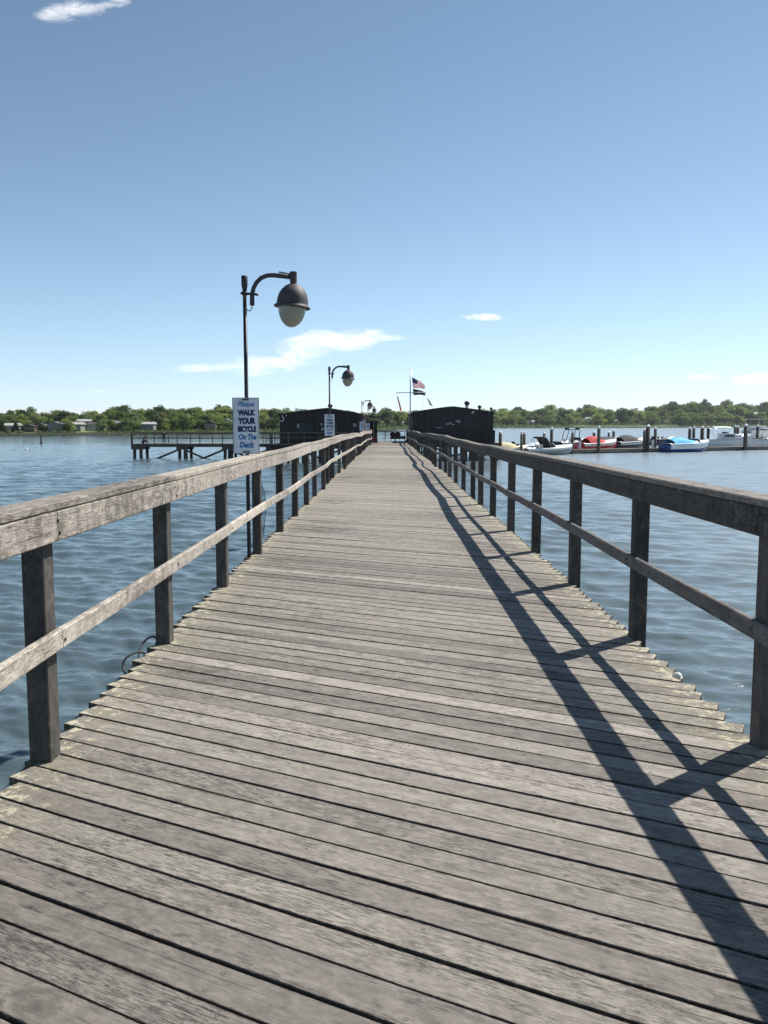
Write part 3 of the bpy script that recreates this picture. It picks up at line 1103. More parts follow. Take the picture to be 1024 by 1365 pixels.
zc = sag(82)
round_chair(0.43, 82.3, zc, 0.05, 'black round-backed chair at the pier end, nearer the middle of the deck')
round_chair(0.92, 82.4, zc, -0.08, 'black round-backed chair at the pier end, between its twin and the low stool')
st = thing('stool', 'low black stool beside the chairs against the right rail', 'stool', (1.42, 82.4, zc))
mb = MB()
mb.lathe([(0.0, 0.30), (0.27, 0.32), (0.31, 0.45), (0.27, 0.58), (0.0, 0.61)], (1.42, 82.4, zc), 18)
mb.build('seat', M['black'], st)
for a in range(3):
    mb = MB()
    mb.tube([(1.42 + 0.12 * math.cos(a * 2.09), 82.4 + 0.12 * math.sin(a * 2.09), zc + 0.51), (1.42 + 0.2 * math.cos(a * 2.09), 82.4 + 0.2 * math.sin(a * 2.09), zc)], 0.02, 8)
    mb.build('leg', M['black'], st)

# ------------------------------------------------------------------ flagpole and flags
FD = 98.0
fpx = X(547, FD)
fp = thing('flagpole', 'tall pale flagpole with a yardarm behind the right hut', 'flagpole', (fpx, FD, WZ))
mb = MB()
mb.tube([(fpx, FD, WZ - 1.5), (fpx, FD, 4.0), (fpx, FD, Z(494, FD))], [0.10, 0.085, 0.05], 10)
mb.build('pole', M['steel'], fp)
mb = MB()
mb.lathe([(0, -0.09), (0.07, -0.05), (0.09, 0), (0.07, 0.05), (0, 0.09)], (fpx, FD, Z(493, FD)), 12)
mb.build('finial', M['steel'], fp)
mb = MB()
mb.tube([(X(528, FD), FD - 0.1, Z(523.6, FD)), (X(567, FD), FD - 0.1, Z(523.0, FD))], 0.045, 8)
mb.build('yardarm', M['steel'], fp)
mb = MB()
mb.tube([(X(528.5, FD), FD - 0.1, Z(523.6, FD)), (X(530, FD), FD - 0.1, Z(550, FD))], 0.012, 5)
mb.tube([(X(566.5, FD), FD - 0.1, Z(523.6, FD)), (X(561, FD), FD - 0.1, Z(552, FD))], 0.012, 5)
mb.build('halyard', M['offwhite'], fp)
def cloth(name, c):
    m = plain(name, c, 0.8)
    t = NT(m.node_tree)
    b = m.node_tree.nodes['Principled BSDF']
    tr = t.n('ShaderNodeBsdfTranslucent')
    tr.inputs['Color'].default_value = (*c, 1)
    mx = t.n('ShaderNodeMixShader')
    mx.inputs[0].default_value = 0.55
    t.link(b.outputs[0], mx.inputs[1])
    t.link(tr.outputs[0], mx.inputs[2])
    t.link(mx.outputs[0], m.node_tree.nodes['Material Output'].inputs['Surface'])
    return m


M['flagred'] = cloth('flag_red', (0.45, 0.03, 0.05))
M['flagwhite'] = cloth('flag_white', (0.75, 0.74, 0.72))
M['flagnavy'] = cloth('flag_navy', (0.02, 0.03, 0.12))
M['flagblack'] = cloth('flag_black', (0.02, 0.02, 0.022))
M['flagyellow'] = cloth('flag_olive', (0.50, 0.48, 0.24))


def flag(name, label, corners, nu, nv, mats, pick, amp=0.12, dots=None):
    """corners: hoist-top, fly-top, fly-bottom, hoist-bottom in photo pixels; cloth sheet with ripples and thickness"""
    c = [Vector((X(a, FD), FD, Z(b, FD))) for a, b in corners]
    root_loc = c[0]
    o_ = thing(name, label, 'flag', root_loc)
    def P(u, v, k=0.0):
        p = c[0].lerp(c[1], u).lerp(c[3].lerp(c[2], u), v)
        return p + Vector((0, amp * math.sin(u * 7.0 + v * 1.3) * (0.25 + u) + k, -0.04 * math.sin(u * 6 + 1)))
    for mi, m in enumerate(mats):
        mb = MB()
        for i in range(nu):
            for j in range(nv):
                if pick(i / nu + 0.5 / nu, j / nv + 0.5 / nv) != mi:
                    continue
                a = [P(i / nu, j / nv), P((i + 1) / nu, j / nv), P((i + 1) / nu, (j + 1) / nv), P(i / nu, (j + 1) / nv)]
                base = len(mb.v)
                mb.v.extend(tuple(q) for q in a)
                mb.face((base, base + 1, base + 2, base + 3))
        if dots and mi == dots[0]:
            for (u, v, r) in dots[1]:
                for k in (-0.006, 0.006):
                    q = P(u, v, k)
                    base = len(mb.v)
                    for e in range(5):
                        mb.v.append((q.x + r * math.sin(e * 2.513), q.y, q.z + r * math.cos(e * 2.513)))
                    mb.face([base, base + 1, base + 2])
                    mb.face([base + 2, base + 3, base + 4])
                    mb.face([base + 4, base, base + 2])
        nm = ['stripes', 'cloth', 'canton'][mi] if len(mats) == 3 else ['cloth', 'emblem'][mi]
        mb.build(nm, m, o_, recalc=True)
    return o_


dots = []
for r in range(9):
    for q in range(6 if r % 2 == 0 else 5):
        dots.append((0.03 + (q + (0 if r % 2 == 0 else 0.5)) * 0.066, 0.035 + r * 0.056, 0.028))
flag('flag', 'stars and stripes flag flying at the top of the flagpole', [(549.2, 502), (566.5, 513.5), (566.0, 518.6), (550.3, 516.5)], 20, 13,
     [M['flagred'], M['flagwhite'], M['flagnavy']],
     lambda u, v: 2 if (u < 0.4 and v < 7 / 13) else (0 if int(v * 13) % 2 == 0 else 1), 0.15, (1, dots))


def pow_pick(u, v):
    if (u - 0.52) ** 2 * 2.2 + (v - 0.45) ** 2 < 0.055 and not ((u - 0.52) ** 2 * 2.2 + (v - 0.5) ** 2 < 0.012):
        return 1
    return 1 if (0.72 < u < 0.95 and 0.42 < v < 0.52 and int(u * 40) % 3) else 0


flag('flag', 'black flag with a small grey emblem flying below the stars and stripes', [(550.6, 517.4), (567.2, 523.2), (566.8, 527.2), (550.8, 526.0)], 24, 16,
     [M['flagblack'], M['grey']], pow_pick, 0.12)
flag('flag', 'narrow faded red pennant drooping from the left end of the yardarm', [(529.2, 528.0), (531.0, 529.5), (535.6, 546.0), (533.6, 547.6)], 4, 8, [M['flagred'], M['grey']],
     lambda u, v: 1 if v < 0.35 and u < 0.6 else 0, 0.05)
flag('flag', 'small yellowish pennant trailing right of the flagpole over the hut roof', [(569.2, 531.2), (571.8, 532.0), (577.8, 542.0), (573.0, 540.0)], 4, 6, [M['flagyellow'], M['grey']],
     lambda u, v: 1 if u < 0.3 else 0, 0.05)
mb = MB()
mb.tube([(X(566.5, FD), FD - 0.1, Z(523.6, FD)), (X(569.2, FD), FD, Z(531.2, FD)), (X(578, FD), FD, Z(545, FD))], 0.010, 5)
mb.build('halyard', M['offwhite'], fp)


# ------------------------------------------------------------------ fishing pier on the left
SD = 83.0
sz = -0.30
fpier = thing('fishing_pier', 'dark timber fishing pier on braced piles branching left from the hut', 'pier', (-18, SD, WZ))
xa, xb = X(174, SD), -9.5
mb = MB()
y0, y1 = SD, SD + 2.6
x = xa + 0.07
while x < xb:
    mb.box((x, (y0 + y1) / 2, sz - 0.02), (0.14, y1 - y0, 0.04))
    x += 0.146
mb.build('decking', M['sidewood'], fpier)
mb = MB()
for yy in (y0 + 0.05, (y0 + y1) / 2, y1 - 0.05):
    mb.beam((xa, yy, sz - 0.18), (xb, yy, sz - 0.18), 0.1, 0.27)
mb.build('stringers', M['sidewood'], fpier)
bents = [X(p, SD) for p in (181.5, 242, 303, 362)]
for bx in bents:
    mb = MB()
    mb.beam((bx - 0.62, y0 + 0.3, sz - 0.45), (bx + 0.62, y0 + 0.3, sz - 0.45), 0.3, 0.26)
    mb.beam((bx - 0.62, y1 - 0.3, sz - 0.45), (bx + 0.62, y1 - 0.3, sz - 0.45), 0.3, 0.26)
    mb.build('cap_beam', M['sidewood'], fpier)
    for dx, dy in ((-0.36, 0.3), (0.36, 0.3), (-0.30, 2.3), (0.42, 2.3)):
        mb = MB()
        mb.tube([(bx + dx * 1.15, y0 + dy, -4.2), (bx + dx * 0.85, y0 + dy, sz - 0.58)], [0.17, 0.16], 10)
        mb.build('pile', M['pile'], fpier)
for i, bx in enumerate(bents):
    mb = MB()
    if i > 0:
        mb.beam((bx - 0.3, y0 + 0.12, sz - 0.55), (bx - 3.1, y0 + 0.12, WZ - 0.25), 0.1, 0.2)
    if i < 3:
        if i > 0:
            mb.beam((bx + 0.3, y0 + 0.12, sz - 0.62), (bx + 2.4, y0 + 0.12, WZ - 0.1), 0.1, 0.18)
    if len(mb.v):
        mb.build('brace', M['pile'], fpier)
for (yy, off, lab) in ((y0 + 0.06, 0.0, 'dark two-bar railing along the near side of the fishing pier'), (y1 - 0.06, 0.75, 'dark two-bar railing along the far side of the fishing pier, behind the two people')):
    r_ = thing('railing', lab, 'railing', (-18, yy, sz))
    x = xa + 0.08 + off
    i = 0
    while x < X(347, SD):
        mb = MB()
        w = 0.2 if (i == 0 and off == 0) else 0.085
        mb.box((x, yy, sz + (0.40 if i == 0 and off == 0 else 0.52)), (w, 0.09, 1.45 if i == 0 and off == 0 else 1.06), 0.004)
        mb.build('post', M['sidewood'], r_)
        x += 2.28
        i += 1
    for z in (1.07, 0.56):
        mb = MB()
        mb.beam((xa, yy - 0.06, sz + z), (xb, yy - 0.06, sz + z), 0.04, 0.115 if z > 1 else 0.07)
        mb.build('handrail' if z > 1 else 'cross_bar', M['sidewood'], r_)
    if off == 0:
        for i in range(12):
            mb = MB()
            mb.box((X(349, SD) + i * 0.15 * (1.0 + 0.02 * (i % 3)), yy, sz + 0.53), (0.055 if i != 6 else 0.15, 0.05, 1.02))
            mb.build('baluster', M['sidewood'], r_)


# ------------------------------------------------------------------ people
def skin_body(name, joints, edges, root_idx, mat, parent, sub=2):
    me = bpy.data.meshes.new(name)
    off = parent.location
    me.from_pydata([Vector(j[0]) - off for j in joints], edges, [])
    ob = bpy.data.objects.new(name, me)
    col.objects.link(ob)
    md = ob.modifiers.new('skin', 'SKIN')
    for i, j in enumerate(joints):
        sv = me.skin_vertices[0].data[i]
        r = j[1]
        sv.radius = r if isinstance(r, tuple) else (r, r)
        sv.use_root = (i == root_idx)
    md.use_smooth_shade = True
    ss = ob.modifiers.new('sub', 'SUBSURF')
    ss.levels = ss.render_levels = sub
    dg = bpy.context.evaluated_depsgraph_get()
    m2 = bpy.data.meshes.new_from_object(ob.evaluated_get(dg))
    m2.name = name
    m2.materials.clear()
    m2.materials.append(mat)
    for p in m2.polygons:
        p.use_smooth = True
    bpy.data.objects.remove(ob)
    o2 = bpy.data.objects.new(name, m2)
    col.objects.link(o2)
    o2.parent = parent
    return o2


def person(label, loc, J, s, group):
    """J: joint positions relative to loc at scale 1 (metres)"""
    root = thing('person', label, 'person', loc, group)
    P = lambda n: Vector(loc) + Vector(J[n]) * s
    names = ['pelvis', 'waist', 'chest', 'neck', 'headlow', 'head', 'headtop', 'shoulderL', 'elbowL', 'wristL', 'handL', 'shoulderR', 'elbowR', 'wristR', 'handR',
             'hipL', 'kneeL', 'ankleL', 'toeL', 'hipR', 'kneeR', 'ankleR', 'toeR']
    rad = dict(pelvis=(0.13, 0.10), waist=(0.12, 0.09), chest=(0.15, 0.11), neck=0.055, headlow=(0.07, 0.085), head=(0.085, 0.10), headtop=(0.055, 0.06),
               shoulderL=0.062, elbowL=0.045, wristL=0.03, handL=0.034, shoulderR=0.062, elbowR=0.045, wristR=0.03, handR=0.034,
               hipL=0.09, kneeL=0.06, ankleL=0.042, toeL=0.035, hipR=0.09, kneeR=0.06, ankleR=0.042, toeR=0.035)
    E = [('pelvis', 'waist'), ('waist', 'chest'), ('chest', 'neck'), ('neck', 'headlow'), ('headlow', 'head'), ('head', 'headtop'), ('chest', 'shoulderL'), ('shoulderL', 'elbowL'), ('elbowL', 'wristL'), ('wristL', 'handL'),
         ('chest', 'shoulderR'), ('shoulderR', 'elbowR'), ('elbowR', 'wristR'), ('wristR', 'handR'), ('pelvis', 'hipL'), ('hipL', 'kneeL'), ('kneeL', 'ankleL'), ('ankleL', 'toeL'),
         ('pelvis', 'hipR'), ('hipR', 'kneeR'), ('kneeR', 'ankleR'), ('ankleR', 'toeR')]
    sc = lambda r, k=1.0: tuple(q * s * k for q in r) if isinstance(r, tuple) else r * s * k
    joints = [(P(n), sc(rad[n])) for n in names]
    edges = [(names.index(a), names.index(b)) for a, b in E]
    # fingers and nose
    for sd in ('L', 'R'):
        h, w = P('hand' + sd), P('wrist' + sd)
        d = (h - w).normalized()
        sv = d.cross(Vector((0, 0, 1)))
        sv = sv.normalized() if sv.length > 0.1 else Vector((1, 0, 0))
        hi = names.index('hand' + sd)
        for k, ln in enumerate((0.055, 0.07, 0.075, 0.068, 0.052)):
            a = h + sv * (k - 2) * 0.017 * s + d * (0.035 if k else 0.0) * s
            tip = a + (d * ln + (sv * -0.03 if k == 0 else Vector((0, 0, -0.02)))) * s
            joints += [(a, 0.009 * s), (tip, 0.007 * s)]
            n = len(joints)
            edges += [(hi, n - 2), (n - 2, n - 1)]
    fwd = (P('toeL') - P('ankleL'))
    fwd.z = 0
    fwd = fwd.normalized() if fwd.length > 0 else Vector((0, 1, 0))
    joints.append((P('head') + fwd * 0.105 * s, 0.016 * s))
    edges.append((names.index('head'), len(joints) - 1))
    skin_body('body', joints, edges, 0, M['skin'], root)
    sub = ['pelvis', 'waist', 'chest', 'shoulderL', 'elbowL', 'wristL', 'shoulderR', 'elbowR', 'wristR']
    se = [(sub.index(a), sub.index(b)) for a, b in E if a in sub and b in sub]
    skin_body('jacket', [(P(n), sc(rad[n], 1.22)) for n in sub], se, 0, M['jacket'], root)
    sub = ['pelvis', 'hipL', 'kneeL', 'ankleL', 'hipR', 'kneeR', 'ankleR']
    se = [(sub.index(a), sub.index(b)) for a, b in E if a in sub and b in sub]
    skin_body('trousers', [(P(n), sc(rad[n], 1.2)) for n in sub], se, 0, M['jeans'], root)
    for sd in ('L', 'R'):
        skin_body('shoe', [(P('ankle' + sd) + Vector((0, 0, -0.03 * s)), 0.05 * s), (P('toe' + sd), 0.045 * s)], [(0, 1)], 0, M['black'], root)
    hd = P('head')
    skin_body('hair', [(hd + Vector((0, 0, 0.03 * s)) - fwd * 0.02 * s, 0.098 * s), (P('headtop') - fwd * 0.02 * s + Vector((0, 0, 0.01 * s)), 0.085 * s), (hd - fwd * 0.06 * s - Vector((0, 0, 0.04 * s)), 0.075 * s)], [(0, 1), (0, 2)], 0, M['hair'], root)
    return root


standing = dict(pelvis=(0, 0, 0.92), waist=(0, 0.0, 1.08), chest=(0, 0.05, 1.32), neck=(0, 0.08, 1.48), headlow=(0, 0.10, 1.55), head=(0, 0.12, 1.63), headtop=(0, 0.11, 1.72),
                shoulderL=(-0.18, 0.06, 1.40), elbowL=(-0.24, 0.20, 1.18), wristL=(-0.16, 0.42, 1.20), handL=(-0.13, 0.48, 1.19),
                shoulderR=(0.18, 0.06, 1.40), elbowR=(0.24, 0.20, 1.18), wristR=(0.16, 0.42, 1.20), handR=(0.13, 0.48, 1.19),
                hipL=(-0.10, 0, 0.88), kneeL=(-0.11, 0.03, 0.48), ankleL=(-0.11, -0.02, 0.08), toeL=(-0.12, 0.15, 0.04),
                hipR=(0.10, 0, 0.88), kneeR=(0.12, 0.05, 0.48), ankleR=(0.12, 0.02, 0.08), toeR=(0.14, 0.19, 0.04))
person('person in dark clothes standing at the far rail of the fishing pier', (X(218, 85), SD + 2.06, sz), standing, 0.80, 'people on the fishing pier')
sit = dict(pelvis=(0, 0, 0.12), waist=(0.03, 0, 0.28), chest=(0.14, 0.0, 0.50), neck=(0.22, 0.0, 0.62), headlow=(0.26, 0, 0.68), head=(0.29, 0.0, 0.75), headtop=(0.30, 0, 0.85),
           shoulderL=(0.15, 0.17, 0.54), elbowL=(0.30, 0.2, 0.36), wristL=(0.50, 0.14, 0.42), handL=(0.57, 0.12, 0.44),
           shoulderR=(0.15, -0.17, 0.54), elbowR=(0.32, -0.2, 0.36), wristR=(0.50, -0.10, 0.42), handR=(0.57, -0.08, 0.44),
           hipL=(0.06, 0.10, 0.13), kneeL=(0.44, 0.14, 0.40), ankleL=(0.66, 0.12, 0.09), toeL=(0.82, 0.12, 0.05),
           hipR=(0.06, -0.10, 0.13), kneeR=(0.46, -0.13, 0.38), ankleR=(0.70, -0.12, 0.09), toeR=(0.86, -0.12, 0.05))
person('person in dark clothes sitting hunched on the deck near the end of the fishing pier', (X(190, 84.3), SD + 1.2, sz), sit, 0.85, 'people on the fishing pier')

# ------------------------------------------------------------------ buoys
D1 = 3.3 * F / (591 - VPY)
bu = thing('channel_marker', 'thin dark channel marker standing in the water off the left shore', 'buoy', (X(54, D1), D1, WZ))
mb = MB()
mb.lathe([(0.0, -0.6), (0.3, -0.5), (0.32, 0.1), (0.25, 0.2), (0.0, 0.25)], (X(54, D1), D1, WZ), 16)
mb.build('float', M['pole'], bu)
mb = MB()
mb.tube([(X(54, D1), D1, WZ + 0.2), (X(54, D1), D1, WZ + 1.3)], [0.16, 0.1], 8)
mb.build('mast', M['pole'], bu)
mb = MB()
mb.lathe([(0.0, -0.25), (0.2, -0.15), (0.22, 0.12), (0.08, 0.25), (0, 0.27)], (X(54, D1), D1, WZ + 1.4), 12)
mb.build('topmark', M['darkred'], bu)
D2 = 3.3 * F / (599.5 - VPY)
mb = MB()
mb.smooth = True
mb.lathe([(0.0, -0.2), (0.13, -0.15), (0.19, 0.0), (0.17, 0.1), (0.09, 0.18), (0.04, 0.2), (0.03, 0.25), (0, 0.26)], (X(34, D2), D2, WZ + 0.05), 18)
o = mb.build('mooring_buoy', M['white'])
tag(o, 'white mooring buoy floating on the open water at left', 'buoy')

# ------------------------------------------------------------------ marina
DS = 0.533


def dockY(Xw, back=0.0):
    return 93.0 + DS * (Xw - 14.5) + back


def dock_at(px, back=0.0):
    k = (px - VPX) / F
    Y = (93.0 + back - DS * 14.5) / (1 - DS * k)
    return k * Y, Y


ddir = Vector((1, DS, 0)).normalized()
dnrm = Vector((-DS, 1, 0)).normalized()
dang = math.atan2(DS, 1)


def dock(label, xa, xb, back, w):
    a = Vector((xa, dockY(xa, back), 0))
    b = Vector((xb, dockY(xb, back), 0))
    root = thing('floating_dock', label, 'dock', (a.x, a.y, WZ))
    L = (b - a).length
    seg = 6.0
    n = int(L / seg)
    fr, dk, fl = MB(), MB(), MB()
    for i in range(n):
        p0 = a + ddir * (i * seg + 0.03)
        p1 = a + ddir * ((i + 1) * seg - 0.03)
        for sx in (0.06, w - 0.06):
            fr.beam(p0 + dnrm * sx + Vector((0, 0, WZ + 0.27)), p1 + dnrm * sx + Vector((0, 0, WZ + 0.27)), 0.1, 0.3)
        q = 0.08
        while q < seg - 0.1:
            c = a + ddir * (i * seg + q) + Vector((0, 0, WZ + 0.445))
            dk.beam(c + dnrm * 0.0, c + dnrm * w, 0.14, 0.04)
            q += 0.15
        for f_ in (1.0, 3.0, 5.0):
            c = a + ddir * (i * seg + f_) + dnrm * (w / 2) + Vector((0, 0, WZ - 0.02))
            fl.beam(c - ddir * 0.7, c + ddir * 0.7, w - 0.3, 0.5)
    fr.build('frame', M['dockwood'], root)
    dk.build('decking', M['dockwood'], root)
    fl.build('floats', M['black'], root)
    return root


dock('near floating dock of the marina with boats along both sides', 12.5, 85.0, 0.0, 2.1)
dock('farther floating dock of the marina, a dark line behind the boats', 20.0, 110.0, 30.0, 1.8)


def piling(px, py, back, r, label, base_z=None):
    x, y = dock_at(px, back)
    root = thing('piling', label, 'piling', (x, y, WZ), 'mooring pilings of the marina')
    zt = Z(py, y)
    mb = MB()
    mb.tube([(x, y, -5), (x, y, zt - 0.1)], [r * 1.05, r], 12)
    mb.build('pile', M['pile'], root)
    mb = MB()
    mb.lathe([(r * 1.08, zt - 0.14), (r * 1.1, zt - 0.02), (r * 0.5, zt + 0.14), (0.0, zt + 0.2)], (x, y, 0), 12)
    mb.build('cap', M['white'], root)


pil = [(666.5, 577, -2.0, 0.19, 'piling by the cream covered boat beside the right hut'),
       (694.6, 577.5, -1.5, 0.15, 'left one of the tight pair of pilings left of the grey and white boat'),
       (698.0, 577.0, -0.7, 0.17, 'right one of the tight pair of pilings left of the grey and white boat'),
       (724.5, 577.5, 30, 0.22, 'distant piling seen just over the folded black canopy'),
       (734.3, 571.5, 2.6, 0.19, 'tall piling behind the grey and white boat, right of its black canopy'),
       (762.0, 575.5, -0.5, 0.15, 'thin piling in front of the boat with the dark tower'),
       (790.5, 576.5, 30, 0.24, 'distant piling rising behind the red cover of the red boat'),
       (796.8, 570.0, -0.4, 0.20, 'tall white capped piling standing in front of the red boat'),
       (810.0, 576.5, 30, 0.19, 'shorter of the two distant pilings behind the bow of the red boat'),
       (816.3, 574.0, 28, 0.22, 'taller of the two distant pilings behind the bow of the red boat'),
       (857.3, 573.5, 0.6, 0.19, 'left and shorter of the clustered pilings between the grey covered and blue covered boats'),
       (861.6, 568.0, -0.4, 0.26, 'thickest and tallest of the clustered pilings between the grey covered and blue covered boats'),
       (871.5, 571.0, 6.0, 0.20, 'slender piling just right of the thick cluster'),
       (917.0, 571.0, 8.0, 0.21, 'leftmost of the four pilings behind the blue covered boat'),
       (922.3, 569.8, 14.0, 0.22, 'second of the four pilings behind the blue covered boat'),
       (933.4, 569.8, 5.0, 0.24, 'third and stoutest of the four pilings behind the blue covered boat'),
       (941.4, 569.8, 8.0, 0.20, 'rightmost of the four pilings behind the blue covered boat'),
       (976.8, 568.4, 10.0, 0.20, 'left of the two touching pilings behind the white cruiser'),
       (980.2, 568.8, 10.4, 0.21, 'right of the two touching pilings behind the white cruiser'),
       (990.8, 567.0, -0.3, 0.26, 'stout piling standing in front of the flybridge boat'),
       (1006.5, 567.6, 9.0, 0.22, 'piling right of the flybridge boat')]
for p in pil:
    piling(*p)


def hull_rings(L, B, Hh, n=22, flare=0.25, ext=0.0, sheer=0.25):
    """local boat: bow at +x, waterline z=0"""
    rings = []
    for i in range(n + 1):
        t = i / n
        x = -L / 2 + L * t
        k = 1.0 if t < 0.45 else max(0.0, 1 - ((t - 0.45) / 0.55) ** 2.1)
        bw = B / 2 * (0.92 + 0.08 * min(1, t / 0.3)) * (k * 0.985 + 0.015)
        zt = Hh * (1 + sheer * t * t)
        cz = 0.06 + 0.5 * Hh * max(0, (t - 0.6) / 0.4) ** 2
        kz = -0.28 + 1.0 * Hh * max(0, (t - 0.72) / 0.28) ** 2.2
        cb = bw * (1 - flare * (0.35 + 0.65 * t))
        rings.append((x, bw, zt, cb, cz, kz))
    return rings


def make_boat(name, label, loc, rot, L, B, Hh, hullm, deckm, stripe=None, cover=None, cover_rng=(0.1, 0.75), cover_h=0.55, windscreen=None, outboard=False, cabin=None,
              bimini=None, tower=None, fly=None, rails=False, folded=None, sheer=0.25, stripe_lo=0.70):
    root = thing(name, label, 'boat', (0, 0, 0), 'boats moored in the marina')
    R = hull_rings(L, B, Hh, sheer=sheer)
    mb = MB()
    mb.smooth = True
    rings = []
    for (x, bw, zt, cb, cz, kz) in R:
        zm = cz + (zt - cz) * 0.55
        bm_ = cb + (bw - cb) * 0.62
        rings.append([Vector((x, bw, zt)), Vector((x, bm_, zm)), Vector((x, cb, cz)), Vector((x, 0, kz)), Vector((x, -cb, cz)), Vector((x, -bm_, zm)), Vector((x, -bw, zt))])
    mb.loft(rings, closed=True, caps=True)
    mb.build('hull', hullm, root)
    if stripe:
        mb = MB()
        for s in (-1, 1):
            rr_ = []
            for (x, bw, zt, cb, cz, kz) in R[:-1]:
                za, zb = cz + (zt - cz) * stripe_lo, cz + (zt - cz) * 1.0
                fa = cb + (bw - cb) * (stripe_lo + 0.07) + 0.02
                fb = bw + 0.014
                rr_.append([Vector((x, s * fa, za)), Vector((x, s * fb, zb)), Vector((x, s * (fb - 0.01), zb)), Vector((x, s * (fa - 0.01), za))])
            mb.loft(rr_)
        mb.build('side_stripe', stripe, root)
    # rub rail and deck: gunwale cap with an open cockpit well
    mb = MB()
    mb.smooth = True
    dk = []
    for i, (x, bw, zt, cb, cz, kz) in enumerate(R):
        t = i / (len(R) - 1)
        crown = 0.10 * Hh + 0.16 * ramp(t, 0.5, 0.75)
        well = 0.45 * Hh if 0.08 < t < 0.5 else 0.0
        iw = bw * 0.8
        dk.append([Vector((x, bw + 0.025, zt - 0.04)), Vector((x, bw + 0.02, zt + 0.03)), Vector((x, iw, zt + 0.05)), Vector((x, iw * 0.93, zt + crown * (1 if not well else 0.3) - well)), Vector((x, 0, zt + crown * 1.15 - well)),
                   Vector((x, -iw * 0.93, zt + crown * (1 if not well else 0.3) - well)), Vector((x, -iw, zt + 0.05)), Vector((x, -bw - 0.02, zt + 0.03)), Vector((x, -bw - 0.025, zt - 0.04))])
    mb.loft(dk, closed=False)
    mb.build('deck', deckm, root)
    for (tx, sy) in ((0.36, -0.22), (0.36, 0.22)):
        if cover or cabin:
            break
        mb = MB()
        x = -L / 2 + L * tx
        mb.box((x, sy * B, Hh * 0.85), (0.5, 0.45, 0.3), 0.05)
        mb.beam((x - 0.26, sy * B, Hh * 0.95), (x - 0.34, sy * B, Hh * 0.95 + 0.5), 0.45, 0.12, (1, 0, 0), 0.03)
        mb.build('seat', deckm, root)
    if cover:
        mb = MB()
        mb.smooth = True
        a, b = cover_rng
        rr_ = []
        m_ = 14
        for i in range(m_ + 1):
            t = a + (b - a) * i / m_
            q = min(len(R) - 1, int(t * (len(R) - 1)))
            x, bw, zt, cb, cz, kz = R[q]
            x = -L / 2 + L * t
            g = i / m_
            hh = cover_h * (0.35 + 0.65 * math.sin(PI * min(1, g * 1.15 + 0.12)) ** 0.7) if g < 0.85 else cover_h * 0.4 * (1 - (g - 0.85) / 0.15) + 0.05
            prof = []
            for j in range(9):
                u = -1 + 2 * j / 8
                prof.append(Vector((x + 0.02 * math.sin(9 * u + i), u * (bw + 0.05), zt - 0.12 + (hh + 0.17) * (1 - abs(u) ** 2.4) + 0.03 * math.sin(i * 2.3 + j * 1.7) * (1 - u * u))))
            rr_.append(prof)
        mb.loft(rr_, closed=False)
        mb.build('cover', cover, root)
    if windscreen:
        tx, hgt = windscreen
        x = -L / 2 + L * tx
        q = int(tx * (len(R) - 1))
        bw, zt = R[q][1] * 0.82, R[q][2] + 0.1
        mb = MB()
        rr_ = []
        for j in range(9):
            u = -1 + 2 * j / 8
            xx = x + 0.55 * (1 - u * u)
            rr_.append([Vector((xx, u * bw, zt)), Vector((xx - 0.35, u * bw * 0.92, zt + hgt)), Vector((xx - 0.375, u * bw * 0.92, zt + hgt)), Vector((xx - 0.025, u * bw, zt))])
        mb.loft(rr_)
        ws = mb.build('windscreen', M['screen'], root)
        mb = MB()
        mb.tube([(x + 0.55 * (1 - (-1 + j / 4) ** 2) - 0.36, (-1 + j / 4) * bw * 0.92, zt + hgt + 0.01) for j in range(9)], 0.025, 6)
        mb.build('frame', M['white'], ws)
    if outboard:
        x = -L / 2 - 0.28
        mb = MB()
        mb.smooth = True
        rr_ = []
        for i in range(7):
            a = i / 6
            w = 0.2 + 0.06 * math.sin(PI * a)
            z = Hh * 0.75 + 0.75 * a
            rr_.append([Vector((x + 0.28 * math.cos(b) * (1 - 0.3 * a * a), w * math.sin(b), z)) for b in [2 * PI * j / 12 for j in range(12)]])
        mb.loft(rr_)
        mt = mb.build('outboard_motor', M['black'], root)
        mb = MB()
        mb.beam((x, 0, Hh * 0.8), (x + 0.02, 0, -0.5), 0.12, 0.2, (1, 0, 0))
        mb.build('leg', M['grey'], mt)
    if cabin:
        ta, tb, hgt, wf = cabin
        mb = MB()
        rr_ = []
        n = 8
        for i in range(n + 1):
            t = ta + (tb - ta) * i / n
            q = min(len(R) - 1, int(t * (len(R) - 1)))
            x, bw, zt = R[q][0], R[q][1], R[q][2]
            x = -L / 2 + L * t
            g = i / n
            hh = hgt if g < 0.55 else hgt * max(0.12, 1 - ((g - 0.55) / 0.45) ** 1.2)
            w = bw * wf
            rr_.append([Vector((x, w, zt)), Vector((x, w * 0.88, zt + hh)), Vector((x, 0, zt + hh * 1.06)), Vector((x, -w * 0.88, zt + hh)), Vector((x, -w, zt))])
        mb.loft(rr_)
        cb_ = mb.build('cabin', M['white'], root)
        xw = -L / 2 + L * (ta + (tb - ta) * 0.28)
        q = int((ta + 0.28 * (tb - ta)) * (len(R) - 1))
        for s in (-1, 1):
            mb = MB()
            w = R[q][1] * wf
            Lw = L * (tb - ta) * 0.42
            c0 = Vector((xw - Lw / 2, s * (w * 0.955 + 0.02), R[q][2] + hgt * 0.55))
            mb.beam(c0, c0 + Vector((Lw, 0, 0)), 0.03, hgt * 0.42, (0, 0, 1), 0.0)
            mb.build('window', M['screen'], cb_)
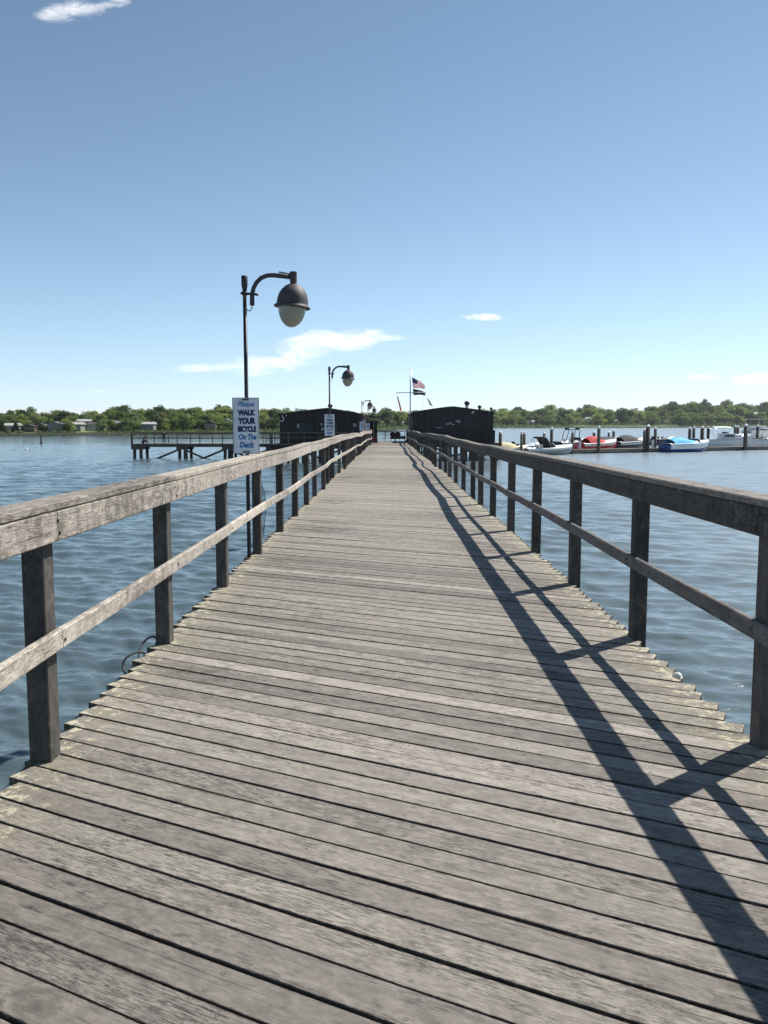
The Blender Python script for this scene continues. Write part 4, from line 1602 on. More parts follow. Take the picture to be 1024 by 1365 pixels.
    if fly:
        tx, zt, ln = fly
        x = -L / 2 + L * tx
        mb = MB()
        mb.smooth = False
        rr_ = []
        for i, (dz, k) in enumerate(((0, 1.0), (0.45, 1.1), (0.5, 1.12), (0.5, 1.0), (0.1, 0.9))):
            rr_.append([Vector((x + a * ln / 2 * k, b * B * 0.36 * k, zt + dz)) for a, b in ((-1, -1), (0.7, -1), (1.05, -0.5), (1.05, 0.5), (0.7, 1), (-1, 1))])
        mb.loft(rr_)
        fb = mb.build('flybridge', M['white'], root)
        mb = MB()
        for sy in (-1, 1):
            mb.tube([(x - ln * 0.4, sy * B * 0.33, zt + 0.4), (x - ln * 0.35, sy * B * 0.33, zt + 1.5)], 0.03, 6)
            mb.tube([(x + ln * 0.35, sy * B * 0.33, zt + 0.4), (x + ln * 0.2, sy * B * 0.33, zt + 1.5)], 0.03, 6)
        mb.beam((x - ln * 0.5, 0, zt + 1.52), (x + ln * 0.4, 0, zt + 1.52), B * 0.7, 0.07)
        mb.build('hardtop', M['offwhite'], root)
    if bimini:
        ta, tb, zt, bmat = bimini
        xa_, xb_ = -L / 2 + L * ta, -L / 2 + L * tb
        mb = MB()
        rr_ = []
        for i in range(9):
            g = i / 8
            x = xa_ + (xb_ - xa_) * g
            rr_.append([Vector((x, u * B * 0.42, zt + 0.18 * (1 - u * u) + 0.05 * math.sin(PI * g))) for u in (-1, -0.6, 0, 0.6, 1)] + [Vector((x, u * B * 0.42, zt - 0.05 + 0.18 * (1 - u * u) + 0.05 * math.sin(PI * g))) for u in (1, 0.6, 0, -0.6, -1)])
        mb.loft(rr_)
        bi = mb.build('bimini_top', bmat, root)
        mb = MB()
        for s in (-1, 1):
            xm_ = (xa_ + xb_) / 2
            mb.tube([(xm_, s * B * 0.46, Hh), (xa_ + 0.1, s * B * 0.42, zt)], 0.025, 6)
            mb.tube([(xm_, s * B * 0.46, Hh), (xb_ - 0.1, s * B * 0.42, zt)], 0.025, 6)
        mb.build('frame', M['steel'], bi)
    if tower:
        tx, zt, tm = tower
        x = -L / 2 + L * tx
        mb = MB()
        for dx in (-0.5, 0.35):
            mb.tube([(x + dx - 0.35, -B * 0.46, Hh), (x + dx, -B * 0.40, zt - 0.15), (x + dx + 0.05, -B * 0.3, zt), (x + dx + 0.05, B * 0.3, zt), (x + dx, B * 0.40, zt - 0.15), (x + dx - 0.35, B * 0.46, Hh)], 0.045, 8)
        for sy in (-0.3, 0.3):
            mb.tube([(x - 0.45, sy * B, zt), (x + 0.4, sy * B, zt)], 0.035, 8)
        tw = mb.build('tower', tm, root)
        for sy in (-0.38, 0.38):
            mb = MB()
            mb.box((x - 0.05, sy * B, zt + 0.14), (0.6, 0.28, 0.26), 0.06)
            mb.build('speaker_pod', tm, tw)
    if folded:
        tx, hgt, fm = folded
        x = -L / 2 + L * tx
        mb = MB()
        mb.smooth = True
        pts = [(x + 0.9, 0, Hh + 0.1), (x + 0.55, 0, Hh + hgt * 0.45), (x + 0.25, 0, Hh + hgt * 0.85), (x - 0.1, 0, Hh + hgt), (x - 0.45, 0, Hh + hgt * 0.96)]
        for sy in (-0.34, -0.12, 0.12, 0.34):
            mb.tube([(a, b + sy * B, c) for a, b, c in pts], [0.25, 0.2, 0.16, 0.13, 0.08], 8)
        mb.build('folded_canopy', fm, root)
        mb = MB()
        for s in (-1, 1):
            mb.tube([(x + 0.2, s * B * 0.45, Hh), (x - 0.45, s * B * 0.42, Hh + hgt * 0.9), (x - 0.6, s * B * 0.4, Hh + hgt * 0.6)], 0.025, 6)
        mb.build('canopy_frame', M['black'], root)
    if rails:
        mb = MB()
        for s in (-1, 1):
            pts = []
            for i in range(12, len(R)):
                x, bw, zt = R[i][0], R[i][1], R[i][2]
                pts.append((x, s * bw * 0.88, zt + 0.5))
            mb.tube(pts, 0.022, 6)
            for i in range(12, len(R), 3):
                x, bw, zt = R[i][0], R[i][1], R[i][2]
                mb.tube([(x, s * bw * 0.88, zt), (x, s * bw * 0.88, zt + 0.5)], 0.016, 6)
        mb.build('bow_rail', M['steel'], root)
    root.location = loc
    root.rotation_euler = (0, 0, rot)
    return root


def berth(px, off, along_shift=0.0):
    x, y = dock_at(px, off / math.cos(dang))
    p = Vector((x, y, WZ)) + ddir * along_shift
    return p


make_boat('motor_boat', 'boat under a cream cover next to the right hut', (X(677, 92), 92.0, WZ), 0.12, 4.6, 1.9, 0.7, M['white'], M['white'], cover=M['cream'], cover_rng=(0.02, 0.92), cover_h=0.7)
make_boat('motor_boat', 'grey and white open boat with a folded black canopy, nearest of the moored boats', berth(730, -1.35), dang - 0.06, 6.6, 2.2, 0.72, M['grey'], M['white'], stripe=M['white'], windscreen=(0.56, 0.35),
          folded=(0.34, 1.25, M['black']))
make_boat('motor_boat', 'dark hulled boat with a black wakeboard tower, between the grey boat and the red boat', berth(764, 8.0), dang + 0.1, 6.4, 2.4, 1.15, M['darkhull'], M['white'], stripe=M['white'], tower=(0.45, 2.75, M['black']), windscreen=(0.58, 0.4))
make_boat('motor_boat', 'red and white speedboat with a red cover', berth(796, 3.7), dang - 0.02, 5.9, 2.3, 1.05, M['red'], M['white'], stripe=M['white'], cover=M['redcanvas'], cover_rng=(0.16, 0.66), cover_h=0.85)
make_boat('motor_boat', 'dark hulled boat under a charcoal cover right of the red speedboat', berth(838, 4.6), dang + 0.05, 5.2, 2.2, 1.15, M['darkhull'], M['white'], stripe=M['white'], cover=M['dkgrey'], cover_rng=(0.12, 0.85), cover_h=0.85)
make_boat('motor_boat', 'white speedboat with dark blue bottom under a bright blue cover', berth(914, -1.4), dang - 0.05, 7.3, 2.4, 1.0, M['navyhull'], M['white'], stripe=M['white'], cover=M['cyan'], cover_rng=(0.10, 0.66), cover_h=0.75, windscreen=(0.70, 0.4), stripe_lo=0.36)
make_boat('cabin_cruiser', 'white cabin cruiser with a tall windscreen and hardtop, right of the blue covered boat', berth(966, 5.2), dang - 0.5, 6.6, 2.6, 1.35, M['white'], M['white'], cabin=(0.36, 0.86, 0.75, 0.86), bimini=(0.18, 0.55, 2.95, M['offwhite']), windscreen=(0.50, 0.85), rails=True)
make_boat('cabin_cruiser', 'large white flybridge boat behind the stout piling, tallest of the boats', berth(1000, 12.0), dang + 1.1, 9.5, 3.2, 1.45, M['white'], M['white'], cabin=(0.25, 0.85, 1.15, 0.86), fly=(0.45, 2.75, 2.6), rails=True)
make_boat('motor_boat', 'white boat with a bare dark canopy frame at the right edge of the marina', berth(1030, 5.0), dang - 0.1, 7.0, 2.5, 1.35, M['white'], M['white'], bimini=(0.12, 0.38, 2.6, M['dkgrey']), windscreen=(0.5, 0.45), rails=True)

make_boat('skiff', 'small dark skiff at the farther dock, just left of the blue covered boat', berth(884, 26.0), dang, 5.0, 2.0, 1.0, M['darkhull'], M['grey'], outboard=True)
make_boat('skiff', 'small white open skiff with a black outboard, tucked behind the tight pair of pilings', berth(706, 4.0), dang + 0.05, 4.6, 1.9, 0.9, M['white'], M['white'], outboard=True)
make_boat('motor_boat', 'low white boat under a grey cover at the farther dock behind the red speedboat', berth(812, 24.0), dang, 6.0, 2.2, 1.0, M['white'], M['white'], cover=M['dkgrey'], cover_rng=(0.1, 0.8), cover_h=0.5)
for (ppx, lab_) in ((772.0, 'white dock pedestal left of the red speedboat'), (868.5, 'white dock pedestal beside the thick piling cluster')):
    p = berth(ppx, 1.0)
    pd = thing('dock_pedestal', lab_, 'pedestal', (p.x, p.y, WZ + 0.465), 'service pedestals on the near dock')
    mb = MB()
    mb.box((p.x, p.y, WZ + 0.465 + 0.45), (0.24, 0.22, 0.9), 0.03)
    mb.build('body', M['white'], pd)
    mb = MB()
    mb.box((p.x, p.y, WZ + 0.465 + 0.96), (0.30, 0.28, 0.12), 0.04)
    mb.build('cap', M['offwhite'], pd)
p = berth(994.5, 0.9)
db = thing('dock_box', 'upright white dock box standing on the near dock by the stout piling', 'box', (p.x, p.y, WZ + 0.465))
mb = MB()
mb.box((p.x, p.y, WZ + 0.465 + 0.65), (0.55, 0.5, 1.3), 0.04)
mb.build('body', M['white'], db)
mb = MB()
mb.box((p.x, p.y, WZ + 0.465 + 1.345), (0.62, 0.57, 0.09), 0.03)
mb.build('lid', M['offwhite'], db)


# ------------------------------------------------------------------ far shore
def lerp_tab(tab, x):
    if x <= tab[0][0]:
        return tab[0][1]
    for (a, b), (c, d) in zip(tab, tab[1:]):
        if x <= c:
            t = (x - a) / (c - a)
            return b + (d - b) * t
    return tab[-1][1]


SHORE = [(-1500, 330), (-600, 262), (0, 262), (170, 280), (370, 330), (460, 430), (530, 560), (600, 760), (680, 920), (800, 1040), (1024, 1250), (1700, 1700)]
SKY = [(-1500, 552), (-300, 548), (0, 550), (40, 547), (70, 549), (100, 548), (130, 550), (150, 543), (170, 542), (200, 543), (240, 541), (300, 545), (345, 547), (372, 545), (420, 546), (500, 548), (515, 545), (540, 549), (600, 546), (660, 545),
       (700, 546), (740, 543), (790, 542), (830, 545), (870, 542), (905, 538), (930, 535), (960, 538), (1000, 540), (1024, 536), (1200, 538), (1700, 545)]


def shoreD(px):
    return lerp_tab(SHORE, px)


def skyZ(px, D):
    return Z(lerp_tab(SKY, px) - 1.3, D)


def ground_z(px, f):
    """f: fraction of the distance behind the shoreline (0 at the water, 1 = 35 % farther)"""
    D = shoreD(px)
    top = (skyZ(px, D * 1.2) - WZ) * 0.42
    bank = 0.0016 * D + 0.35
    if f <= 0:
        return WZ - 0.6 + f * 4
    z = WZ + bank * ramp(f, 0, 0.03) - 0.6 * (1 - ramp(f, 0, 0.02))
    z += (top - bank) * ramp(f, 0.03, 0.62) * (0.92 + 0.12 * math.sin(px * 0.021) + 0.05 * math.sin(px * 0.077))
    return z


mg, t, b = new_mat('shore_grass_and_earth')
tc = t.n('ShaderNodeNewGeometry').outputs['Position']
f1 = t.noise(tc, 0.05, 6, 0.65)
f2 = t.noise(tc, 0.6, 4, 0.6)
c = t.mix(t.smooth(f1, 0.4, 0.6), (0.035, 0.06, 0.02), (0.075, 0.10, 0.032))
c = t.mix(t.smooth(f2, 0.55, 0.75), c, (0.10, 0.085, 0.055))
gz = t.n('ShaderNodeSeparateXYZ')
t.link(tc, gz.inputs[0])
c = t.mix(t.smooth(t.math('ADD', gz.outputs[2], t.math('MULTIPLY', f2, 0.8)), WZ + 2.0, WZ + 1.0), c, (0.030, 0.030, 0.024))
t.link(c, b.inputs['Base Color'])
b.inputs['Roughness'].default_value = 0.95
M['ground'] = mg
mb = MB()
mb.smooth = True
pxs = list(range(-1500, 1701, 16))
fs = [-0.02, 0.0, 0.006, 0.012, 0.02, 0.03, 0.06, 0.1, 0.15, 0.2, 0.28, 0.36, 0.45, 0.55, 0.65, 0.8, 1.0, 1.4, 2.2]
nf = len(fs)
for px in pxs:
    for f in fs:
        D = shoreD(px) * (1 + 0.35 * f)
        zz = ground_z(px, f) if f <= 1.0 else ground_z(px, 1.0) - (f - 1) * 2
        mb.v.append((X(px, D), D, zz))
for i in range(len(pxs) - 1):
    for j in range(nf - 1):
        mb.face((i * nf + j, (i + 1) * nf + j, (i + 1) * nf + j + 1, i * nf + j + 1))
structure(mb.build('far_shore_hill', M['ground']))
# stone bank along the waterline
mb = MB()
for px in range(-400, 1300, 3):
    D = shoreD(px)
    s = 0.0011 * D
    for q in range(rnd.randint(0, 3)):
        x, y = X(px + rnd.uniform(-2, 2), D), D * (1 + rnd.uniform(-0.0015, 0.006))
        mb.box((x, y, WZ + rnd.uniform(-0.3, 0.5) * s), (s * rnd.uniform(1.0, 4.0), s * rnd.uniform(1, 2), s * rnd.uniform(0.5, 1.3)), s * 0.3)
o = structure(mb.build('shore_rocks', M['stone']))
# lawns
ml, t, b = new_mat('lawn_grass')
tc = t.n('ShaderNodeNewGeometry').outputs['Position']
f1 = t.noise(tc, 0.4, 5, 0.65)
t.link(t.mix(f1, (0.10, 0.17, 0.03), (0.16, 0.24, 0.05)), b.inputs['Base Color'])
b.inputs['Roughness'].default_value = 0.95


def lawn(pa, pb, fa, fb):
    mb = MB()
    n, m_ = 12, 6
    for i in range(n + 1):
        for j in range(m_ + 1):
            px = pa + (pb - pa) * i / n
            g = j / m_
            f = fa + (fb - fa) * g
            D = shoreD(px) * (1 + 0.35 * f)
            mb.v.append((X(px, D), D, ground_z(px, f) + 0.08 + 0.0002 * D))
    for i in range(n):
        for j in range(m_):
            a = i * (m_ + 1) + j
            mb.face((a, a + m_ + 1, a + m_ + 2, a + 1))
    structure(mb.build('lawn', ml))


lawn(101, 131, 0.045, 0.22)
lawn(30, 47, 0.04, 0.10)
lawn(765, 830, 0.03, 0.12)
lawn(850, 905, 0.03, 0.12)


# ------------------------------------------------------------------ houses
def house(px, py, D, w, h, rh, wallm, roofm, label, gable_side=False):
    x, z = X(px, D), Z(py, D)
    root = thing('house', label, 'house', (x, D, z), 'houses on the far shore')
    d = w * 0.8
    mb = MB()
    mb.box((x, D + d / 2, z + h / 2 - 0.5), (w, d, h + 1.0))
    mb.build('wall', wallm, root)
    mb = MB()
    ov = 0.08 * w
    th = 0.06 * h
    if gable_side:   # ridge runs away from us: gable faces the water
        fr = [Vector((x - w / 2 - ov, D - ov, z + h)), Vector((x + w / 2 + ov, D - ov, z + h)), Vector((x + w / 2 + ov, D - ov, z + h + th)), Vector((x, D - ov, z + h + rh)), Vector((x - w / 2 - ov, D - ov, z + h + th))]
        mb.loft([fr, [p + Vector((0, d + 2 * ov, 0)) for p in fr]])
    else:
        fr = [Vector((x - w / 2 - ov, D - ov, z + h)), Vector((x - w / 2 - ov, D + d + ov, z + h)), Vector((x - w / 2 - ov, D + d + ov, z + h + th)), Vector((x - w / 2 - ov, D + d / 2, z + h + rh)), Vector((x - w / 2 - ov, D - ov, z + h + th))]
        mb.loft([fr, [p + Vector((w + 2 * ov, 0, 0)) for p in fr]])
    rf = mb.build('roof', roofm, root)
    mb = MB()
    mb.box((x + w * 0.25, D + d * 0.5, z + h + rh * 0.9), (w * 0.09, w * 0.09, rh * 1.0))
    mb.build('chimney', M['stone'], rf)
    n = 3
    for i in range(n):
        wx = x - w / 2 + w * (i + 0.5) / n
        mb = MB()
        ww, wh = w * 0.15, h * 0.34
        for s in (-1, 1):
            mb.box((wx + s * ww / 2, D - 0.02, z + h * 0.55), (0.02 * w, 0.06, wh))
            mb.box((wx, D - 0.018, z + h * 0.55 + s * wh / 2), (ww + 0.02 * w, 0.055, 0.02 * w))
        wo = mb.build('window', M['offwhite'], root)
        mb = MB()
        mb.box((wx, D - 0.004, z + h * 0.55), (ww - 0.02 * w, 0.016, wh - 0.02 * w))
        mb.build('pane', M['glassdark'], wo)
    return root


M['hw1'] = plain('house_white', (0.55, 0.55, 0.52), 0.7, 0, 0.1, 0.5)
M['hw2'] = plain('house_grey', (0.26, 0.25, 0.24), 0.7, 0, 0.1, 0.5)
M['hw3'] = plain('house_tan', (0.36, 0.28, 0.20), 0.7, 0, 0.1, 0.5)
M['hw4'] = plain('house_brown', (0.12, 0.075, 0.055), 0.7, 0, 0.1, 0.5)
M['hr1'] = plain('roof_grey', (0.20, 0.20, 0.21), 0.85, 0, 0.15, 0.5)
M['hr2'] = plain('roof_pale', (0.42, 0.41, 0.40), 0.85, 0, 0.15, 0.5)
M['hr3'] = plain('roof_dark', (0.07, 0.065, 0.065), 0.85, 0, 0.15, 0.5)
for a in [(51, 573, 282, 5.2, 1.5, 0.9, 'hw3', 'hr2', 'low tan house with a pale roof on the left shore, leftmost of the row', False),
          (73, 573.5, 278, 4.4, 1.9, 1.0, 'hw2', 'hr1', 'small grey house left of the bright lawn', True),
          (97, 572.5, 286, 5.4, 1.7, 0.9, 'hw2', 'hr2', 'grey house with a pale roof just above the bright lawn', False),
          (38, 574, 276, 3.6, 1.4, 0.8, 'hw4', 'hr3', 'small dark brown house among trees at the left of the shore', True),
          (128, 572, 292, 5.6, 1.6, 0.8, 'hw1', 'hr3', 'white house with a long dark roof right of the lawn', False),
          (143, 571, 297, 4.4, 1.9, 1.0, 'hw2', 'hr1', 'grey house squeezed between the white ones on the left shore', False),
          (163, 572, 291, 6.2, 2.0, 1.0, 'hw1', 'hr1', 'large white house above the end of the fishing pier', False),
          (196, 572, 296, 4.6, 1.7, 0.9, 'hw2', 'hr2', 'grey house with a pale roof seen left of the standing person', False),
          (252, 568, 330, 6.4, 2.0, 1.1, 'hw2', 'hr2', 'wide pale roofed house high on the shore above the fishing pier', False),
          (302, 568.5, 328, 5.0, 2.0, 1.1, 'hw1', 'hr2', 'pale gabled house just left of the nearest sign', True),
          (356, 566, 360, 4.6, 2.0, 1.1, 'hw2', 'hr1', 'grey house right of the nearest sign, left of the left hut', True),
          (14, 573.5, 277, 4.6, 1.5, 0.9, 'hw1', 'hr2', 'small white house at the far left end of the shore', False),
          (112, 568.5, 300, 4.8, 1.8, 0.9, 'hw3', 'hr2', 'tan house higher up behind the bright lawn', False),
          (180, 570.0, 304, 4.2, 1.9, 1.0, 'hw1', 'hr2', 'white gabled house behind the railing of the fishing pier, left of the standing person', True),
          (228, 570.5, 318, 5.0, 1.8, 1.0, 'hw2', 'hr1', 'grey house right of the standing person on the fishing pier', False),
          (280, 570.5, 318, 4.4, 1.7, 1.0, 'hw3', 'hr3', 'tan house with a dark roof between the wide pale roof and the nearest sign', True),
          (707, 565.0, 990, 9.5, 2.6, 2.0, 'hw1', 'hr2', 'pale house on the far shore above the grey and white boat', False),
          (732, 564.5, 1020, 9.0, 2.6, 2.0, 'hw1', 'hr2', 'pair-like pale house on the far shore left of the tower boat', False),
          (742, 563.8, 1030, 5.5, 2.8, 2.0, 'hw1', 'hr1', 'small white house on the far shore just above the tower boat', True),
          (786, 561.0, 1090, 9.5, 2.6, 2.2, 'hw1', 'hr2', 'pale house in the trees above the red speedboat', False),
          (890, 554.5, 1240, 5.5, 3.5, 2.4, 'hw1', 'hr1', 'small white house high in the trees above the blue covered boat', True),
          (1012, 557.0, 1330, 15.0, 5.0, 4.0, 'hw1', 'hr2', 'large pale house high in the trees at the right edge', False),
          (916, 556.0, 1240, 6.0, 3.0, 2.2, 'hw1', 'hr2', 'small pale house half hidden above the four pilings', True)]:
    house(a[0], a[1], a[2], a[3], a[4], a[5], M[a[6]], M[a[7]], a[8], a[9])


# ------------------------------------------------------------------ trees
def leaf_mat(name, c1, c2):
    m, t, b = new_mat(name)
    at = t.n('ShaderNodeAttribute', attribute_name='tone')
    sp = t.n('ShaderNodeSeparateColor')
    t.link(at.outputs['Color'], sp.inputs[0])
    oi = t.n('ShaderNodeObjectInfo')
    f = t.math('ADD', t.math('MULTIPLY', sp.outputs[0], 0.6), t.math('MULTIPLY', oi.outputs['Random'], 0.4))
    c = t.mix(f, c1, c2)
    t.link(c, b.inputs['Base Color'])
    b.inputs['Roughness'].default_value = 0.75
    b.inputs['Specular IOR Level'].default_value = 0.2
    tr = t.n('ShaderNodeBsdfTranslucent')
    t.link(t.mix(1.0, c, (1.1, 1.15, 0.6), 'MULTIPLY'), tr.inputs['Color'])
    mx = t.n('ShaderNodeMixShader')
    mx.inputs[0].default_value = 0.5
    t.link(b.outputs[0], mx.inputs[1])
    t.link(tr.outputs[0], mx.inputs[2])
    t.link(mx.outputs[0], m.node_tree.nodes['Material Output'].inputs['Surface'])
    return m


LEAF = [('pale yellow-green', leaf_mat('leaf_pale', (0.18, 0.235, 0.095), (0.31, 0.36, 0.15))),
        ('mid green', leaf_mat('leaf_mid', (0.10, 0.155, 0.07), (0.195, 0.255, 0.11))),
        ('dark green', leaf_mat('leaf_dark', (0.045, 0.082, 0.05), (0.10, 0.145, 0.08))),
        ('olive-brown budding', leaf_mat('leaf_olive', (0.14, 0.14, 0.08), (0.22, 0.22, 0.125))),
        ('blackish green conical', leaf_mat('leaf_conifer', (0.018, 0.035, 0.016), (0.045, 0.065, 0.028)))]
M['bark'] = plain('bark', (0.08, 0.065, 0.05), 0.9, 0, 0.3, 2)


def tree_mesh(kind, seed):
    r = random.Random(seed)
    mb = MB()
    mb.m = 1
    mb.tube([(0, 0, -0.05), (0.01, 0, 0.2), (0.0, 0.01, 0.45), (0.01, 0, 0.7)], [0.03, 0.024, 0.016, 0.006], 7)
    lobes = []
    if kind == 4:
        for i in range(9):
            z = 0.14 + 0.84 * i / 8
            lobes.append((Vector((0, 0, z)), Vector((0.21 * (1.05 - z) + 0.015, 0.21 * (1.05 - z) + 0.015, 0.07))))
    else:
        for i in range(r.randint(11, 15)):
            a = r.uniform(0, 2 * PI)
            z = r.uniform(0.20, 0.84)
            rad = r.uniform(0.10, 0.27) * (1.0 if z < 0.62 else 0.62)
            s = r.uniform(0.13, 0.20) * (1.0 if z < 0.7 else 0.8)
            c = Vector((rad * math.cos(a), rad * math.sin(a), z))
            lobes.append((c, Vector((s, s, s * r.uniform(0.8, 1.0)))))
            mb.tube([(0, 0, max(0.1, z - 0.25)), tuple(c * 0.6 + Vector((0, 0, z * 0.4 - 0.05))), tuple(c)], [0.012, 0.008, 0.003], 5)
        lobes.append((Vector((0, 0, 0.84)), Vector((0.15, 0.15, 0.14))))
        lobes.append((Vector((0, 0, 0.5)), Vector((0.22, 0.22, 0.22))))
    mb.m = 0
    tot = 1700
    vol = [l[1].x ** 2 for l in lobes]
    sv = sum(vol)
    for (c, s), w in zip(lobes, vol):
        lt = r.random()
        for i in range(int(tot * w / sv)):
            d = Vector((r.gauss(0, 1), r.gauss(0, 1), r.gauss(0, 1))).normalized()
            q = r.uniform(0.35, 1.08) ** 0.6
            p = c + Vector((d.x * s.x, d.y * s.y, d.z * s.z)) * q
            sz_ = r.uniform(0.020, 0.040)
            nrm = (d * 0.7 + Vector((r.gauss(0, 1), r.gauss(0, 1), r.gauss(0, 1))) * 0.6).normalized()
            ax = nrm.cross(Vector((r.gauss(0, 1), r.gauss(0, 1), r.gauss(0, 1)))).normalized()
            ay = nrm.cross(ax)
            base = len(mb.v)
            k = r.uniform(0.55, 1.0)
            for (u, v) in ((-1, -0.3), (-0.2, -k), (1, -0.1), (0.25, k)):
                mb.v.append(tuple(p + ax * u * sz_ + ay * v * sz_))
            tn = min(1, max(0, 0.25 + 0.5 * lt + r.gauss(0, 0.18)))
            mb.face((base, base + 1, base + 2, base + 3), None, (tn, 0, 0))
    zmax = max(p[2] for p in mb.v)
    mb.v = [(a, b, c / zmax) for a, b, c in mb.v]
    o = mb.build('tree', [LEAF[kind][1], M['bark']], None, recalc=False)
    me = o.data
    bpy.data.objects.remove(o)
    return me


TM = {k: [tree_mesh(k, 100 * k + i) for i in range(4)] for k in range(5)}
ntree = 0


def stretch_name(px):
    if px < 340:
        return 'among the houses of the left shore'
    if px < 500:
        return 'behind the left hut'
    if px < 665:
        return 'on the far shore behind the right hut'
    if px < 860:
        return 'behind the left part of the marina'
    return 'behind the right part of the marina'


def add_tree(px, f, top_z, kind, wide=1.0, label=None):
    global ntree
    D = shoreD(px) * (1 + 0.35 * f)
    z = ground_z(px, f)
    h = max(1.5, top_z - z)
    o = bpy.data.objects.new('conifer' if kind == 4 else 'tree', rnd.choice(TM[kind]))
    col.objects.link(o)
    o.location = (X(px, D), D, z - 0.1)
    o.rotation_euler = (0, 0, rnd.uniform(0, 6.28))
    o.scale = (h * wide, h * wide, h)
    shape = 'conifer' if kind == 4 else 'rounded tree'
    tag(o, label or ('%s %s %s' % (LEAF[kind][0], shape, stretch_name(px))), 'tree', 'trees %s' % stretch_name(px))
    ntree += 1


def rows(pa, pb, step, fr):
    for ri, (f, frac) in enumerate(fr):
        px = pa + rnd.uniform(0, step)
        while px < pb:
            ff = max(0.045, f + rnd.uniform(-0.05, 0.05))
            if ri >= 2 and ((99 < px < 133 and ff < 0.30) or (764 < px < 905 and ff < 0.15)):
                px += step * 0.5
                continue
            D = shoreD(px) * (1 + 0.35 * ff)
            g = ground_z(px, ff)
            sk = skyZ(px, D) + (0.0022 * D * rnd.gauss(0, 1))
            top = g + (sk - g) * frac * rnd.uniform(0.88, 1.04)
            hh = top - g
            kind = rnd.choices([0, 1, 2, 3, 4], [0.30, 0.33, 0.20, 0.13, 0.04 if ri > 1 else 0.0])[0]
            sx = step * D / F
            wide = min(1.6, max(0.7, 1.25 * sx / hh / 0.62))
            add_tree(px, ff, top, kind, wide * rnd.uniform(1.05, 1.5))
            px += step * rnd.uniform(0.7, 1.3)


rows(-60, 375, 14.5, [(0.66, 1.0), (0.45, 0.96), (0.27, 0.84), (0.13, 0.62)])
rows(375, 665, 15, [(0.66, 1.0), (0.42, 0.93), (0.2, 0.75)])
rows(662, 1090, 14.5, [(0.68, 1.0), (0.48, 0.95), (0.28, 0.84), (0.12, 0.62)])
D_ = shoreD(938) * 1.2
add_tree(938, 0.55, Z(530.5, D_), 2, 0.75, 'tallest dark green tree standing above the others behind the four pilings')
add_tree(150, 0.5, Z(543, shoreD(150) * 1.17), 3, 1.1, 'tall brownish tree above the end of the fishing pier')

# low brush that fills the foot of the woods
mb = MB()
r2 = random.Random(5)
for i in range(9000):
    px = r2.uniform(-250, 1250)
    f = abs(r2.gauss(0.0, 0.2)) + 0.008
    if f > 0.8:
        continue
    if (99 < px < 133 and f < 0.23) or (28 < px < 49 and f < 0.11) or (763 < px < 907 and f < 0.13):
        continue
    D = shoreD(px) * (1 + 0.35 * f)
    s = 0.0030 * D * r2.uniform(0.4, 1.2)
    c = Vector((X(px, D), D, ground_z(px, f) + s * 0.3))
    tn = r2.random()
    for q in range(5):
        d = Vector((r2.gauss(0, 1), r2.gauss(0, 1), r2.gauss(0, 0.6)))
        p = c + d * s * 0.5
        ax = Vector((r2.gauss(0, 1), r2.gauss(0, 1), r2.gauss(0, 1))).normalized()
        ay = ax.orthogonal().normalized()
        base = len(mb.v)
        for (u, v) in ((-1, -0.3), (-0.2, -0.8), (1, -0.1), (0.25, 0.8)):
            mb.v.append(tuple(p + (ax * u + ay * v) * s * 0.42))
        mb.face((base, base + 1, base + 2, base + 3), None, (min(1, max(0, tn + r2.gauss(0, 0.15))), 0, 0))
o = mb.build('undergrowth', [LEAF[1][1]], None, recalc=False)
o['kind'] = 'stuff'
tag(o, 'green brush filling the foot of the far wooded shore', 'undergrowth')


# ------------------------------------------------------------------ water
rs = np.random.RandomState(3)
r_list = [0.0, 1.2]
r = 1.6
while r < 170:
    r_list.append(r)
    r *= 1.0044
while r < 3600:
    r_list.append(r)
    r *= 1.06
rr = np.array(r_list[1:])
fa = np.radians(np.linspace(-44, 44, 1150))
ba = np.radians(np.linspace(44, 316, 90))[1:-1]
ang = np.concatenate([fa, ba])
nr, na = len(rr), len(ang)
RR, AA = np.meshgrid(rr, ang, indexing='ij')
XX = RR * np.sin(AA)
YY = RR * np.cos(AA)
ZZ = np.zeros_like(XX)
cell = RR * 0.0044
cell[:, 1150:] = RR[:, 1150:] * 0.052
wind = math.radians(252)
for i in range(84):
    lam = 0.17 * (1.5 / 0.17) ** rs.rand() if i % 8 else 1.5 * 2.2 ** rs.rand()
    th = wind + rs.normal(0, 0.40)
    k = 2 * PI / lam
    amp = 0.0068 * lam ** 0.8 * (0.5 + rs.rand()) * (1.0 if lam < 3 else 0.6)
    ph = rs.rand() * 2 * PI
    fade = np.clip((lam / cell - 2.2) / 2.0, 0, 1)
    arg = k * (XX * math.cos(th) + YY * math.sin(th)) + ph
    env = 0.65 + 0.35 * np.sin(0.11 * XX * math.cos(th + 1.1) + 0.13 * YY + ph * 2)
    env = env * (1 - 0.5 * np.clip((XX - 1) / 12, 0, 1))
    ZZ += amp * fade * env * (np.sin(arg) + 0.30 * np.cos(2 * arg))
ZZ += WZ
verts = np.stack([XX, YY, ZZ], -1).reshape(-1, 3)
verts = np.concatenate([verts, [[0, 0, WZ]]])
i0 = np.arange(nr - 1)[:, None] * na
j0 = np.arange(na)[None, :]
j1 = (j0 + 1) % na
quads = np.stack([i0 + j0, i0 + na + j0, i0 + na + j1, i0 + j1], -1).reshape(-1, 4)
me = bpy.data.meshes.new('water')
nv, nq = len(verts), len(quads)
cen = nv - 1
tris = np.stack([np.full(na, cen), j0.ravel(), j1.ravel()], -1)
me.vertices.add(nv)
me.vertices.foreach_set('co', verts.astype(np.float32).ravel())
me.loops.add(nq * 4 + na * 3)
